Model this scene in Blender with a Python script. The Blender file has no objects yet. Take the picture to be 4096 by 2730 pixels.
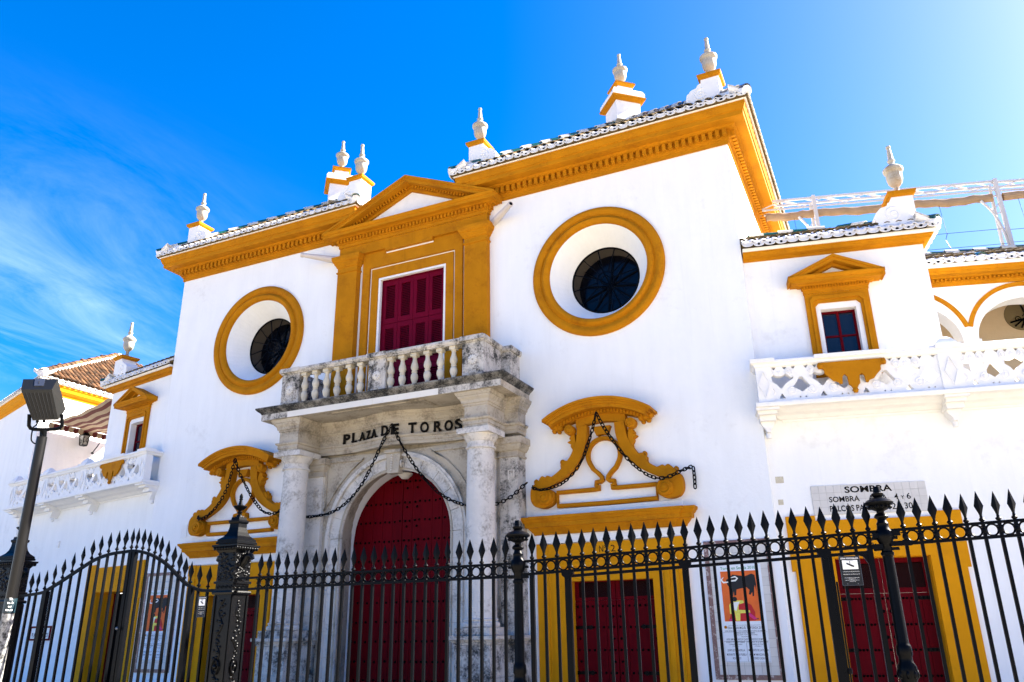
import bpy, bmesh, math, random
from mathutils import Vector, Matrix
from mathutils.geometry import tessellate_polygon
random.seed(7)
sc = bpy.context.scene
COL = sc.collection
R_ = math.radians

# ------------------------------------------------------------------ camera
CF, CYAW, CPIT, CROL = 3153.4, -0.4361, 0.3490, -0.0152
CPOS = Vector((8.1203, -12.5879, 1.651))
_fw = Vector((math.sin(CYAW)*math.cos(CPIT), math.cos(CYAW)*math.cos(CPIT), math.sin(CPIT)))
_ri = Vector((math.cos(CYAW), -math.sin(CYAW), 0)); _up = _ri.cross(_fw)
CR = _ri*math.cos(CROL) + _up*math.sin(CROL); CU = -_ri*math.sin(CROL) + _up*math.cos(CROL)
cd = bpy.data.cameras.new('camera'); cam = bpy.data.objects.new('camera', cd); COL.objects.link(cam)
cd.sensor_fit = 'HORIZONTAL'; cd.sensor_width = 36.0; cd.lens = CF/4096*36; cd.clip_start = .05; cd.clip_end = 5000
m3 = Matrix((CR, CU, -_fw)).transposed()
cam.matrix_world = Matrix.Translation(CPOS) @ m3.to_4x4()
sc.camera = cam

# ------------------------------------------------------------------ sun, sky, exposure
SUN_AZ, SUN_EL = R_(36), R_(35)          # azimuth counted from +x towards +y (behind the facade)
sd = Vector((math.cos(SUN_AZ)*math.cos(SUN_EL), math.sin(SUN_AZ)*math.cos(SUN_EL), math.sin(SUN_EL)))
sl = bpy.data.lights.new('sun', 'SUN'); so = bpy.data.objects.new('sun', sl); COL.objects.link(so)
sl.energy = 5.0; sl.angle = R_(.5); sl.color = (1, .93, .82)
so.rotation_euler = sd.to_track_quat('Z', 'Y').to_euler(); so.location = (30, 12, 30)

w = bpy.data.worlds.new('World'); sc.world = w; w.use_nodes = True
nt = w.node_tree; nt.nodes.clear()
def N(t, ty, **kw):
    n = t.nodes.new(ty)
    for k, v in kw.items():
        if k in n.inputs: n.inputs[k].default_value = v
        else: setattr(n, k, v)
    return n
out = N(nt, 'ShaderNodeOutputWorld'); bg = N(nt, 'ShaderNodeBackground'); bg.inputs['Strength'].default_value = .058
sky = N(nt, 'ShaderNodeTexSky'); sky.sky_type = 'NISHITA'; sky.sun_disc = False
sky.sun_elevation = SUN_EL; sky.sun_rotation = math.pi/2 - SUN_AZ
sky.altitude = 0; sky.air_density = 1.0; sky.dust_density = 1.75; sky.ozone_density = 5.0
hs = N(nt, 'ShaderNodeHueSaturation'); hs.inputs['Saturation'].default_value = 1.44; hs.inputs['Value'].default_value = 1.02; hs.inputs['Hue'].default_value = .507
nt.links.new(sky.outputs[0], hs.inputs['Color'])
tint = N(nt, 'ShaderNodeMix'); tint.data_type = 'RGBA'; tint.blend_type = 'MULTIPLY'; tint.inputs[0].default_value = 1; tint.inputs[7].default_value = (1.08, .92, .985, 1); nt.links.new(hs.outputs[0], tint.inputs[6])
# thin cirrus streaks, laid on a flat layer high above
tc = N(nt, 'ShaderNodeTexCoord'); sp = N(nt, 'ShaderNodeSeparateXYZ'); nt.links.new(tc.outputs['Generated'], sp.inputs[0])
def M(op, a, b=None, c=None, t=nt):
    n = t.nodes.new('ShaderNodeMath'); n.operation = op
    for i, q in enumerate((a, b, c)):
        if q is None: continue
        if isinstance(q, (int, float)): n.inputs[i].default_value = q
        else: t.links.new(q, n.inputs[i])
    return n.outputs[0]
zc = M('ADD', M('MAXIMUM', sp.outputs['Z'], 0.02), .08)
px_, py_ = M('DIVIDE', sp.outputs['X'], zc), M('DIVIDE', sp.outputs['Y'], zc)
cx = N(nt, 'ShaderNodeCombineXYZ'); nt.links.new(px_, cx.inputs[0]); nt.links.new(py_, cx.inputs[1])
mp = N(nt, 'ShaderNodeMapping'); mp.inputs['Rotation'].default_value = (0, 0, R_(8)); mp.inputs['Scale'].default_value = (1.9, .75, 1); mp.inputs['Location'].default_value = (.3, 1.4, 0)
nt.links.new(cx.outputs[0], mp.inputs[0])
n1 = N(nt, 'ShaderNodeTexNoise'); n1.inputs['Scale'].default_value = 1.3; n1.inputs['Detail'].default_value = 12; n1.inputs['Roughness'].default_value = .66; n1.inputs['Distortion'].default_value = 1.1
nt.links.new(mp.outputs[0], n1.inputs['Vector'])
cm = N(nt, 'ShaderNodeMapRange'); cm.inputs['From Min'].default_value = .40; cm.inputs['From Max'].default_value = .85
nt.links.new(n1.outputs['Fac'], cm.inputs['Value'])
# the cloud bank lies off to the west
dist = M('SQRT', M('ADD', M('POWER', M('ADD', px_, 1.95), 2.0), M('POWER', M('ADD', py_, -1.15), 2.0)))
cm2 = N(nt, 'ShaderNodeMapRange'); cm2.interpolation_type = 'SMOOTHSTEP'; cm2.inputs['From Min'].default_value = 1.05; cm2.inputs['From Max'].default_value = .1
nt.links.new(dist, cm2.inputs['Value'])
cf = M('MULTIPLY', M('MULTIPLY', cm.outputs[0], cm2.outputs[0]), .34)
mx = N(nt, 'ShaderNodeMix'); mx.data_type = 'RGBA'
nt.links.new(cf, mx.inputs[0]); nt.links.new(tint.outputs[2], mx.inputs[6]); mx.inputs[7].default_value = (5.2, 6.2, 7.4, 1)
nt.links.new(mx.outputs[2], bg.inputs['Color']); nt.links.new(bg.outputs[0], out.inputs[0])
sc.view_settings.view_transform = 'Standard'; sc.view_settings.look = 'None'
sc.view_settings.exposure = 2.72; sc.view_settings.gamma = 1.0
sc.render.engine = 'CYCLES'
sc.cycles.max_bounces = 8; sc.cycles.diffuse_bounces = 5

# ------------------------------------------------------------------ pixel -> point helpers (photo is 4096 x 2730)
def ray(u, v):
    return (_fw*CF + CR*(u-2048) - CU*(v-1365)).normalized()
def pxY(u, v, y):
    d = ray(u, v); return CPOS + d*((y-CPOS.y)/d.y)
def pxX(u, v, x):
    d = ray(u, v); return CPOS + d*((x-CPOS.x)/d.x)
def pxP(u, v, p0, n):
    d = ray(u, v); return CPOS + d*((Vector(p0)-CPOS).dot(n)/d.dot(n))
def crop(x0, y0, x1, wr):
    s = (x1-x0)/wr
    return lambda x, y: (x0+x*s, y0+y*s)
c1 = crop(0, 1200, 1100, 2156); c2 = crop(0, 1950, 1100, 2211); c3 = crop(1000, 1900, 2100, 2078); c4 = crop(2000, 1900, 3100, 2078); c5 = crop(2996, 1900, 4096, 2078)
d4 = crop(2900, 500, 4096, 2353); e4 = crop(3600, 900, 4096, 1296); g1 = crop(750, 1900, 1250, 945); g2 = crop(0, 2000, 300, 644); g6 = crop(3300, 1880, 3750, 1357); g7 = crop(40, 1480, 300, 1359); d7 = crop(0, 1400, 700, 1372)

# ------------------------------------------------------------------ materials
MATS = {}
def mat(name, col, rough=.8, var=.0, vscale=3., bump=.0, bscale=40., col2=None, c2lo=.5, c2hi=.7, c2scale=2.5, metal=0, rnd=0., spec=None, stretch=None, detail=6, coat=0, drip=0.):
    m = bpy.data.materials.new(name); m.use_nodes = True; t = m.node_tree; b = t.nodes['Principled BSDF']
    b.inputs['Roughness'].default_value = rough; b.inputs['Metallic'].default_value = metal
    if spec is not None: b.inputs['Specular IOR Level'].default_value = spec
    if coat: b.inputs['Coat Weight'].default_value = coat
    g = N(t, 'ShaderNodeNewGeometry')
    cur = N(t, 'ShaderNodeRGB').outputs[0]; cur.default_value = (*col, 1)
    def noise(scale, det=detail, st=None):
        n = N(t, 'ShaderNodeTexNoise'); n.inputs['Scale'].default_value = scale; n.inputs['Detail'].default_value = det; n.inputs['Roughness'].default_value = .62
        if st:
            mp = N(t, 'ShaderNodeMapping'); mp.inputs['Scale'].default_value = st; t.links.new(g.outputs['Position'], mp.inputs[0]); t.links.new(mp.outputs[0], n.inputs['Vector'])
        else: t.links.new(g.outputs['Position'], n.inputs['Vector'])
        return n.outputs['Fac']
    def mixc(f, a, bb):
        x = N(t, 'ShaderNodeMix'); x.data_type = 'RGBA'; t.links.new(f, x.inputs[0])
        for i, q in ((6, a), (7, bb)):
            if isinstance(q, tuple): x.inputs[i].default_value = (*q, 1)
            else: t.links.new(q, x.inputs[i])
        return x.outputs[2]
    def rng(f, lo, hi, a=0., bq=1.):
        x = N(t, 'ShaderNodeMapRange'); x.inputs[1].default_value = lo; x.inputs[2].default_value = hi; x.inputs[3].default_value = a; x.inputs[4].default_value = bq; t.links.new(f, x.inputs[0]); return x.outputs[0]
    def scale_by(cur, f):
        x = N(t, 'ShaderNodeMix'); x.data_type = 'RGBA'; x.blend_type = 'MULTIPLY'; x.inputs[0].default_value = 1
        cc = N(t, 'ShaderNodeCombineColor'); [t.links.new(f, cc.inputs[i]) for i in range(3)]
        t.links.new(cur, x.inputs[6]); t.links.new(cc.outputs[0], x.inputs[7]); return x.outputs[2]
    if rnd:
        oi = N(t, 'ShaderNodeObjectInfo'); cur = scale_by(cur, rng(oi.outputs['Random'], 0, 1, 1-rnd, 1+rnd*.6))
    if var:
        cur = scale_by(cur, rng(noise(vscale, st=stretch), .3, .7, 1-var, 1+var*.3))
    if col2 is not None:
        big = noise(c2scale, 9); fine = noise(c2scale*9, 6)
        f = M('ADD', M('MULTIPLY', big, .65, t=t), M('MULTIPLY', fine, .35, t=t), t=t)
        cur = mixc(rng(f, c2lo, c2hi), cur, col2)
    if drip:
        cur = scale_by(cur, rng(noise(1.0, 10, (9, 9, .35)), .58, .75, 1, 1-drip))
        cur = scale_by(cur, rng(noise(46, 3), .74, .79, 1, .72))
    t.links.new(cur, b.inputs['Base Color'])
    if bump:
        bp = N(t, 'ShaderNodeBump'); bp.inputs['Strength'].default_value = bump; bp.inputs['Distance'].default_value = .02
        t.links.new(noise(bscale, 8), bp.inputs['Height']); t.links.new(bp.outputs[0], b.inputs['Normal'])
    MATS[name] = m; return m
WHITE = mat('white_plaster', (.82, .82, .80), .9, .05, 1.6, .30, 11, col2=(.66, .65, .625), c2lo=.57, c2hi=.76, c2scale=.8, stretch=(2.2, 2.2, .5), drip=.05, spec=.12)
WHITE2 = mat('white_limewash', (.80, .79, .765), .9, .07, 6, .25, 22, col2=(.42, .39, .34), c2lo=.62, c2hi=.80, c2scale=2.2, spec=.12)
LIP = mat('limewashed_tile', (.76, .735, .69), .9, .12, 9, .3, 30, col2=(.36, .32, .27), c2lo=.60, c2hi=.74, c2scale=3.4)
OCHRE = mat('ochre_paint', (.46, .176, .0025), .85, .20, 2.2, .18, 45, col2=(.30, .10, .003), c2lo=.52, c2hi=.70, c2scale=2.3, spec=.12, drip=.16)
OCHRE2 = mat('ochre_paint_bright', (.64, .262, .003), .85, .12, 2.2, .2, 45, col2=(.5, .2, .006), c2lo=.56, c2hi=.75, c2scale=1.7, spec=.12)
STONE = mat('limestone', (.64, .60, .54), .85, .14, 3, .4, 30, col2=(.19, .165, .13), c2lo=.50, c2hi=.68, c2scale=2.6, spec=.12)
STONET = mat('shaded_tan_limestone', (.46, .405, .32), .85, .18, 3, .4, 30, col2=(.15, .125, .09), c2lo=.49, c2hi=.68, c2scale=2.6, spec=.1)  # tan patina, darkened further to paint in the shade under the balcony slab
STONEW = mat('weathered_limestone', (.58, .54, .48), .9, .22, 4, .6, 34, drip=.5, col2=(.05, .05, .047), c2lo=.46, c2hi=.60, c2scale=3.6, spec=.12)
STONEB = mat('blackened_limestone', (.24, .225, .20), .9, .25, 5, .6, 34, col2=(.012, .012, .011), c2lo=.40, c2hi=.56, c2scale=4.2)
STONEN = mat('pale_limestone', (.72, .69, .63), .8, .06, 3, .15, 40, col2=(.45, .41, .35), c2lo=.6, c2hi=.74, c2scale=4)
BAL = mat('baluster_limestone', (.60, .545, .43), .85, .16, 7, .3, 40, col2=(.22, .18, .12), c2lo=.60, c2hi=.78, c2scale=5, rnd=.12)
RED = mat('door_red', (.108, .0006, .0042), .6, .16, 4, .1, 60, stretch=(6, 6, .7), rnd=.1, spec=.05)
MAROON = mat('shutter_maroon', (.125, .0012, .014), .5, .10, 4, .05, 60, spec=.05)
DARKRED = mat('dark_red_metal', (.022, .0012, .002), .6, spec=.12)
IRON = mat('black_iron_paint', (.0012, .0016, .0026), .36, .25, 18, .08, 90, col2=(.004, .0035, .003), c2lo=.6, c2hi=.75, c2scale=9, spec=.07)
IRONR = mat('cast_iron_relief', (.0012, .0014, .002), .30, .2, 18, .12, 80, spec=.14)
CHAIN = mat('chain_iron', (.0018, .0017, .0017), .6, spec=.1)
BLACK = mat('black_letter', (.006, .005, .004), .6, .2, 20, spec=.1)
GLASS = mat('dark_glass', (.0025, .003, .006), .15, spec=.2)
DARK = mat('dark_interior', (.002, .0018, .002), .9, spec=.05)
GLASSB = mat('blue_glass', (.008, .012, .024), .12, spec=.35)
TERRA = mat('terracotta_tile', (.17, .085, .04), .85, .35, 12, .4, 40, col2=(.022, .019, .014), c2lo=.46, c2hi=.60, c2scale=5, rnd=.5, spec=.12)
TERRAD = mat('lichen_tile', (.15, .10, .04), .9, .3, 12, .4, 40, col2=(.05, .045, .03), c2lo=.48, c2hi=.62, c2scale=6, rnd=.35, spec=.12)
GREEN = mat('green_glazed_tile', (.012, .085, .065), .25, .3, 12, rnd=.3)
BLUE = mat('blue_glazed_tile', (.012, .035, .075), .25, .3, 12, rnd=.3)
CREAMT = mat('cream_glazed_tile', (.66, .62, .50), .4, .2, 14, col2=(.2, .16, .09), c2lo=.58, c2hi=.72, c2scale=7, rnd=.1)
URN = mat('urn_ceramic', (.36, .34, .29), .5, .12, 6, .1, 30, col2=(.22, .16, .08), c2lo=.50, c2hi=.68, c2scale=3.0, spec=.25)
PIPE = mat('spout_clay', (.56, .50, .46), .6, .1, 6)
TILEW = mat('white_wall_tile', (.60, .57, .52), .35, .06, 8, rnd=.06)
TILEB = mat('brown_border_tile', (.20, .10, .085), .4, .4, 40, col2=(.5, .43, .38), c2lo=.54, c2hi=.6, c2scale=16)
PAPER = mat('poster_paper', (.72, .75, .77), .7, .05, 5)
PORANGE = mat('poster_orange', (.75, .13, .01), .7, .15, 9)
PBLACK = mat('poster_black', (.004, .0035, .004), .7)
PRED = mat('poster_red', (.45, .008, .008), .7)
PYEL = mat('poster_yellow', (.78, .70, .10), .7, .2, 30)
PWHT = mat('poster_white', (.8, .78, .7), .7)
PPINK = mat('poster_pink', (.55, .02, .16), .7)
PGREEN = mat('poster_green', (.02, .25, .09), .7)
PINK = mat('poster_ink', (.004, .0035, .004), .7)
SIGN = mat('sign_grey', (.010, .011, .013), .45, spec=.2)
SIGNW = mat('sign_white', (.78, .78, .76), .5)
STEEL = mat('galvanised_pole', (.003, .003, .0035), .36, .2, 9, .05, 60, spec=.32)
LAMPH = mat('floodlight_housing', (.004, .0043, .004), .45, .1, 12, .05, 60, spec=.25)
LAMPL = mat('floodlight_latch', (.10, .11, .13), .3, metal=.8)
STICK = mat('sticker_blue', (.003, .02, .03), .5)
STICKW = mat('torn_sticker', (.30, .295, .28), .7, .2, 20, col2=(.01, .01, .01), c2lo=.48, c2hi=.56, c2scale=16)
TRUSS = mat('truss_white', (.45, .44, .44), .6)
CANVAS = mat('rolled_canvas', (.33, .215, .12), .9, .2, 5, .3, 12)
AWNR = mat('awning_red', (.09, .006, .006), .9, .2, 8); AWNW = mat('awning_cream', (.34, .27, .19), .9, .15, 8)
GROUND = mat('albero_paving', (.53, .465, .335), .9, .15, 2, .2, 20, col2=(.44, .36, .24), c2lo=.5, c2hi=.7, c2scale=1)
ROAD = mat('asphalt', (.055, .055, .055), .95, .15, 4, .3, 80)
TERRACE = mat('terrace_floor', (.42, .32, .22), .9, .1, 4)
TANWALL = mat('gallery_wall', (.56, .43, .27), .9, .06, 4, .2, 20)
MESHW = mat('oculus_reveal', (.075, .06, .045), .9)
OVALB = mat('oval_interior', (.16, .12, .055), .9)
PATCH = mat('bare_patch', (.55, .5, .38), .9, .2, 30)

# ------------------------------------------------------------------ mesh builder
class MB:
    def __init__(s): s.v = []; s.f = []
    def add(s, vs, fs):
        o = len(s.v); s.v += [tuple(v) for v in vs]; s.f += [tuple(i+o for i in f) for f in fs]; return s
    def box(s, x0, x1, y0, y1, z0, z1):
        return s.add([(x0,y0,z0),(x1,y0,z0),(x1,y1,z0),(x0,y1,z0),(x0,y0,z1),(x1,y0,z1),(x1,y1,z1),(x0,y1,z1)],
                     [(0,1,2,3),(7,6,5,4),(0,4,5,1),(1,5,6,2),(2,6,7,3),(3,7,4,0)])
    def cbox(s, x, y, z, wx, wy, wz): return s.box(x-wx/2, x+wx/2, y-wy/2, y+wy/2, z-wz/2, z+wz/2)
    def prism(s, poly, y0, y1):
        n = len(poly); vs = [(x, y0, z) for x, z in poly] + [(x, y1, z) for x, z in poly]
        tri = tessellate_polygon([[Vector((x, z, 0)) for x, z in poly]])
        fs = [tuple(t) for t in tri] + [tuple(i+n for i in reversed(t)) for t in tri]
        fs += [(i, (i+1) % n, (i+1) % n+n, i+n) for i in range(n)]
        return s.add(vs, fs)
    def zprism(s, poly, z0, z1):
        n = len(poly); vs = [(x, y, z0) for x, y in poly] + [(x, y, z1) for x, y in poly]
        tri = tessellate_polygon([[Vector((x, y, 0)) for x, y in poly]])
        fs = [tuple(t) for t in tri] + [tuple(i+n for i in reversed(t)) for t in tri]
        fs += [(i, (i+1) % n, (i+1) % n+n, i+n) for i in range(n)]
        return s.add(vs, fs)
    def plate(s, outer, holes, y0, y1):
        loops = [(outer, outer)] + [h if isinstance(h[0][0], (list, tuple)) else (h, h) for h in holes]
        fr = [p for l in loops for p in l[0]]; bk = [p for l in loops for p in l[1]]; n = len(fr)
        vs = [(x, y0, z) for x, z in fr] + [(x, y1, z) for x, z in bk]
        tf = tessellate_polygon([[Vector((x, z, 0)) for x, z in l[0]] for l in loops])
        fs = [tuple(t) for t in tf] + [tuple(i+n for i in reversed(t)) for t in tf]
        o = 0
        for l in loops:
            k = len(l[0]); fs += [(o+i, o+(i+1) % k, o+(i+1) % k+n, o+i+n) for i in range(k)]; o += k
        return s.add(vs, fs)
    def lathe(s, prof, x=0, y=0, z=0, seg=20, axis='z', cap=True, a0=0, sx=1, sy=1):
        vs = []; fs = []; n = len(prof)
        for i in range(seg):
            a = a0+2*math.pi*i/seg; c, q = math.cos(a), math.sin(a)
            for r, h in prof:
                vs.append((x+r*c*sx, y+r*q*sy, z+h) if axis == 'z' else (x+r*c, y+h, z+r*q))
        for i in range(seg):
            j = (i+1) % seg
            for k in range(n-1): fs.append((i*n+k, j*n+k, j*n+k+1, i*n+k+1))
        if cap:
            if prof[0][0] > 1e-4: fs.append(tuple(i*n for i in range(seg)))
            if prof[-1][0] > 1e-4: fs.append(tuple(i*n+n-1 for i in reversed(range(seg))))
        return s.add(vs, fs)
    def tube(s, pts, r, seg=6, closed=False, a0=0.):
        pts = [Vector(p) for p in pts]; n = len(pts); vs = []; fs = []
        rr = r if isinstance(r, (list, tuple)) else [r]*n
        prev = None
        for i, p in enumerate(pts):
            a = pts[i-1] if (i or closed) else p; b = pts[(i+1) % n] if (i < n-1 or closed) else p
            t = (b-a).normalized()
            if prev is None:
                ref = Vector((0, 0, 1)) if abs(t.z) < .9 else Vector((1, 0, 0))
                u = t.cross(ref).normalized()
            else: u = (prev-t*prev.dot(t)).normalized()
            prev = u; q = t.cross(u)
            for k in range(seg):
                an = a0+2*math.pi*k/seg; vs.append(p+(u*math.cos(an)+q*math.sin(an))*rr[i])
        for i in range(n if closed else n-1):
            j = (i+1) % n
            for k in range(seg): fs.append((i*seg+k, i*seg+(k+1) % seg, j*seg+(k+1) % seg, j*seg+k))
        if not closed: fs += [tuple(range(seg)), tuple((n-1)*seg+k for k in reversed(range(seg)))]
        return s.add(vs, fs)
    def sweep(s, path, prof, closed=False):
        # path: plan polyline (x,y), outward = right-hand side; prof: closed section (d,z)
        n = len(path); P = [Vector(p) for p in path]; m = len(prof); vs = []; fs = []
        for i in range(n):
            t0 = (P[i]-P[i-1]).normalized() if (i or closed) else None
            t1 = (P[(i+1) % n]-P[i]).normalized() if (i < n-1 or closed) else None
            nn = [Vector((t.y, -t.x)) for t in (t0, t1) if t is not None]
            if len(nn) == 2:
                b = (nn[0]+nn[1]); o = b/max(.15, (1+nn[0].dot(nn[1])))
            else: o = nn[0]
            for d, z in prof: vs.append((P[i].x+o.x*d, P[i].y+o.y*d, z))
        for i in range(n if closed else n-1):
            j = (i+1) % n
            for k in range(m): fs.append((i*m+k, j*m+k, j*m+(k+1) % m, i*m+(k+1) % m))
        if not closed:
            tri = tessellate_polygon([[Vector((d, z, 0)) for d, z in prof]])
            fs += [tuple(t) for t in tri] + [tuple(i+(n-1)*m for i in reversed(t)) for t in tri]
        return s.add(vs, fs)
    def ribbon(s, pts, hw, y0, y1, closed=False):
        n = len(pts); h = hw if isinstance(hw, (list, tuple)) else [hw]*n; L = []; Rr = []
        for i in range(n):
            a = Vector(pts[i-1]) if (i or closed) else Vector(pts[i]); b = Vector(pts[(i+1) % n]) if (i < n-1 or closed) else Vector(pts[i])
            t = (b-a).normalized(); q = Vector((-t.y, t.x)); p = Vector(pts[i])
            L.append(p+q*h[i]); Rr.append(p-q*h[i])
        vs = []
        for a, b in zip(L, Rr): vs += [(a.x, y0, a.y), (b.x, y0, b.y), (b.x, y1, b.y), (a.x, y1, a.y)]
        fs = []
        for i in range(n if closed else n-1):
            j = (i+1) % n
            fs += [(i*4+k, i*4+(k+1) % 4, j*4+(k+1) % 4, j*4+k) for k in range(4)]
        if not closed: fs += [(0, 1, 2, 3), (n*4-1, n*4-2, n*4-3, n*4-4)]
        return s.add(vs, fs)
    def bar(s, p, q, w, h):
        p, q = Vector(p), Vector(q); t = (q-p).normalized(); u = t.cross(Vector((0, 0, 1)) if abs(t.z) < .95 else Vector((0, 1, 0))).normalized(); k = u.cross(t)
        vs = [e+u*a*w/2+k*b*h/2 for e in (p, q) for a, b in ((-1,-1),(1,-1),(1,1),(-1,1))]
        return s.add(vs, [(0,1,2,3),(7,6,5,4),(0,4,5,1),(1,5,6,2),(2,6,7,3),(3,7,4,0)])
    def scale(s, sx): s.v = [(x*sx, y, z) for x, y, z in s.v]; return s
    def xf(s, Mx): s.v = [tuple(Mx @ Vector(v)) for v in s.v]; return s
    def mesh(s, name, material, smooth=None):
        me = bpy.data.meshes.new(name); me.from_pydata(s.v, [], s.f)
        bm = bmesh.new(); bm.from_mesh(me); bmesh.ops.remove_doubles(bm, verts=bm.verts, dist=1e-5); bmesh.ops.recalc_face_normals(bm, faces=bm.faces); bm.to_mesh(me); bm.free()
        me.materials.append(material)
        if smooth:
            for p in me.polygons: p.use_smooth = True
            me.set_sharp_from_angle(angle=R_(smooth))
        return me
    def build(s, name, material, parent=None, smooth=None, loc=None):
        return place(name, s.mesh(name, material, smooth), parent, loc)
def place(name, me, parent=None, loc=None, rot=None, scale=None):
    o = bpy.data.objects.new(name, me); COL.objects.link(o)
    if parent is not None: o.parent = parent
    if loc is not None: o.location = loc
    if rot is not None: o.rotation_euler = rot
    if scale is not None: o.scale = scale
    return o
def thing(name, label, cat, loc=(0, 0, 0), rz=0., group=None):
    o = bpy.data.objects.new(name, None); COL.objects.link(o); o.empty_display_size = .2
    o.location = loc; o.rotation_euler = (0, 0, rz); o['label'] = label; o['category'] = cat
    if group: o['group'] = group
    return o
def tag(o, label, cat, group=None):
    o['label'] = label; o['category'] = cat
    if group: o['group'] = group
    return o
def part(name, parent): 
    o = bpy.data.objects.new(name, None); COL.objects.link(o); o.parent = parent; o.empty_display_size = .1; return o
def circle(x, z, r, n=48, a0=0., a1=2*math.pi, end=False):
    m = n if not end else n-1
    return [(x+r*math.cos(a0+(a1-a0)*i/m), z+r*math.sin(a0+(a1-a0)*i/m)) for i in range(n)]
def catmull(P, k=6):
    P = [Vector(p) for p in P]; Q = [P[0]*2-P[1]]+P+[P[-1]*2-P[-2]]; o = []
    for i in range(1, len(Q)-2):
        a, b, c, d = Q[i-1:i+3]
        for j in range(k):
            t = j/k; o.append(.5*((2*b)+(c-a)*t+(2*a-5*b+4*c-d)*t*t+(3*b-a-3*c+d)*t**3))
    return o+[P[-1]]
_tn = [0]
def text(s, mtl, parent, x, z, h, y, width=None, align='CENTER', name='lettering', extrude=.002, bold=0., shear=0, rx=math.pi/2):
    cu = bpy.data.curves.new('txt', 'FONT'); cu.body = s; cu.size = 1; cu.align_x = align; cu.extrude = 0; cu.offset = bold; cu.shear = shear; cu.resolution_u = 3
    t = bpy.data.objects.new('txt', cu); COL.objects.link(t)
    me = bpy.data.meshes.new_from_object(t); bpy.data.objects.remove(t)
    xs = [v.co.x for v in me.vertices]; wd = max(xs)-min(xs)
    sy = h/.70; sx = sy if width is None else width/wd
    for v in me.vertices: v.co = (v.co.x*sx, v.co.y*sy, 0)
    if extrude:
        bm = bmesh.new(); bm.from_mesh(me); r = bmesh.ops.extrude_face_region(bm, geom=bm.faces[:])
        for v in r['geom']:
            if isinstance(v, bmesh.types.BMVert): v.co.z += extrude
        bmesh.ops.recalc_face_normals(bm, faces=bm.faces[:]); bm.to_mesh(me); bm.free()
    me.materials.clear(); me.materials.append(mtl); me.name = name
    return place(name, me, parent, (x, y, z), (rx, 0, 0))
# ------------------------------------------------------------------ ground
g = MB().box(-400, 400, -400, 400, -.3, 0).build('ground', GROUND); g['kind'] = 'structure'
rd = MB().box(-400, 400, -60, -26, -.2, .004).build('road', ROAD); rd['kind'] = 'structure'

# ================================================================== CENTRAL PAVILION
XW = 6.563; ZO = 7.7855; NX = 3.94            # half width, oculus height, side-door axis
PAV = thing('central_pavilion', 'tall white central pavilion with ochre cornice, two round windows and stone portal', 'building')
def rect(x0, x1, z0, z1): return [(x0, z0), (x1, z0), (x1, z1), (x0, z1)]
def archloop(r, zs, z0, x=0, n=24): return [(x-r, z0), (x+r, z0)] + circle(x, zs, r, n, 0, math.pi, True)
holes = [rect(-.80, .80, 5.75, 8.60), archloop(1.32, 3.2, .02)]
for s in (-1, 1):
    holes.append((circle(s*4, ZO, .94), circle(s*4, ZO, .67)))
    holes.append(rect(s*NX-.72, s*NX+.72, .02, 2.37))
MB().plate(rect(-XW, XW, 0, 10.1), holes, 0, .46).build('front_wall', WHITE, PAV)
MB().box(XW-.4, XW, .461, 6.2, 0, 10.1).build('side_wall', WHITE, PAV)
MB().box(-XW, -XW+.4, .461, 6.2, 0, 10.1).build('side_wall', WHITE, PAV)
MB().box(-XW+.401, XW-.401, 5.8, 6.2, 0, 10.1).build('rear_wall', WHITE, PAV)
MB().box(-XW+.401, XW-.401, .461, 5.799, 9.86, 9.98).build('flat_roof', TERRACE, PAV)
# ---- round windows
for s in (-1, 1):
    prof = [(1.269, .02), (1.268, -.045), (1.245, -.075), (1.20, -.088), (1.155, -.080), (1.135, -.062), (1.118, -.060), (1.108, -.040), (1.085, -.040), (1.07, -.075), (1.03, -.098), (.98, -.088), (.952, -.055), (.940, -.0), (.940, .02)]
    o = MB().lathe(prof, s*4, 0, ZO, 72, 'y', cap=False).build('round_window', OCHRE, PAV, 40)
    MB().lathe([(.67, .461), (.64, .80)], s*4, 0, ZO, 40, 'y', cap=False).build('window_reveal', MESHW, o, 60)
    MB().lathe([(0, .80), (.64, .80)], s*4, 0, ZO, 40, 'y', cap=False).build('pane', GLASS, o)
    MB().tube([(x, .47, z) for x, z in circle(s*4, ZO, .655, 40)], .020, 6, True).build('window_frame', IRON, o, 60)
    for rr, nm in ((.17, 'grille_ring'), (.09, 'grille_ring')):
        MB().tube([(x, .47, z) for x, z in circle(s*4, ZO, rr, 24)], .011, 5, True).build(nm, IRON, o, 60)
    for k in range(12):
        a = 2*math.pi*(k+.35)/12
        MB().bar((s*4+.17*math.cos(a), .47, ZO+.17*math.sin(a)), (s*4+.655*math.cos(a), .47, ZO+.655*math.sin(a)), .020, .014).build('grille_bar', IRON, o)
        a += .2
        MB().bar((s*4+.03*math.cos(a), .785, ZO+.03*math.sin(a)), (s*4+.63*math.cos(a), .785, ZO+.63*math.sin(a)), .03, .02).build('glazing_bar', IRON, o)
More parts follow.
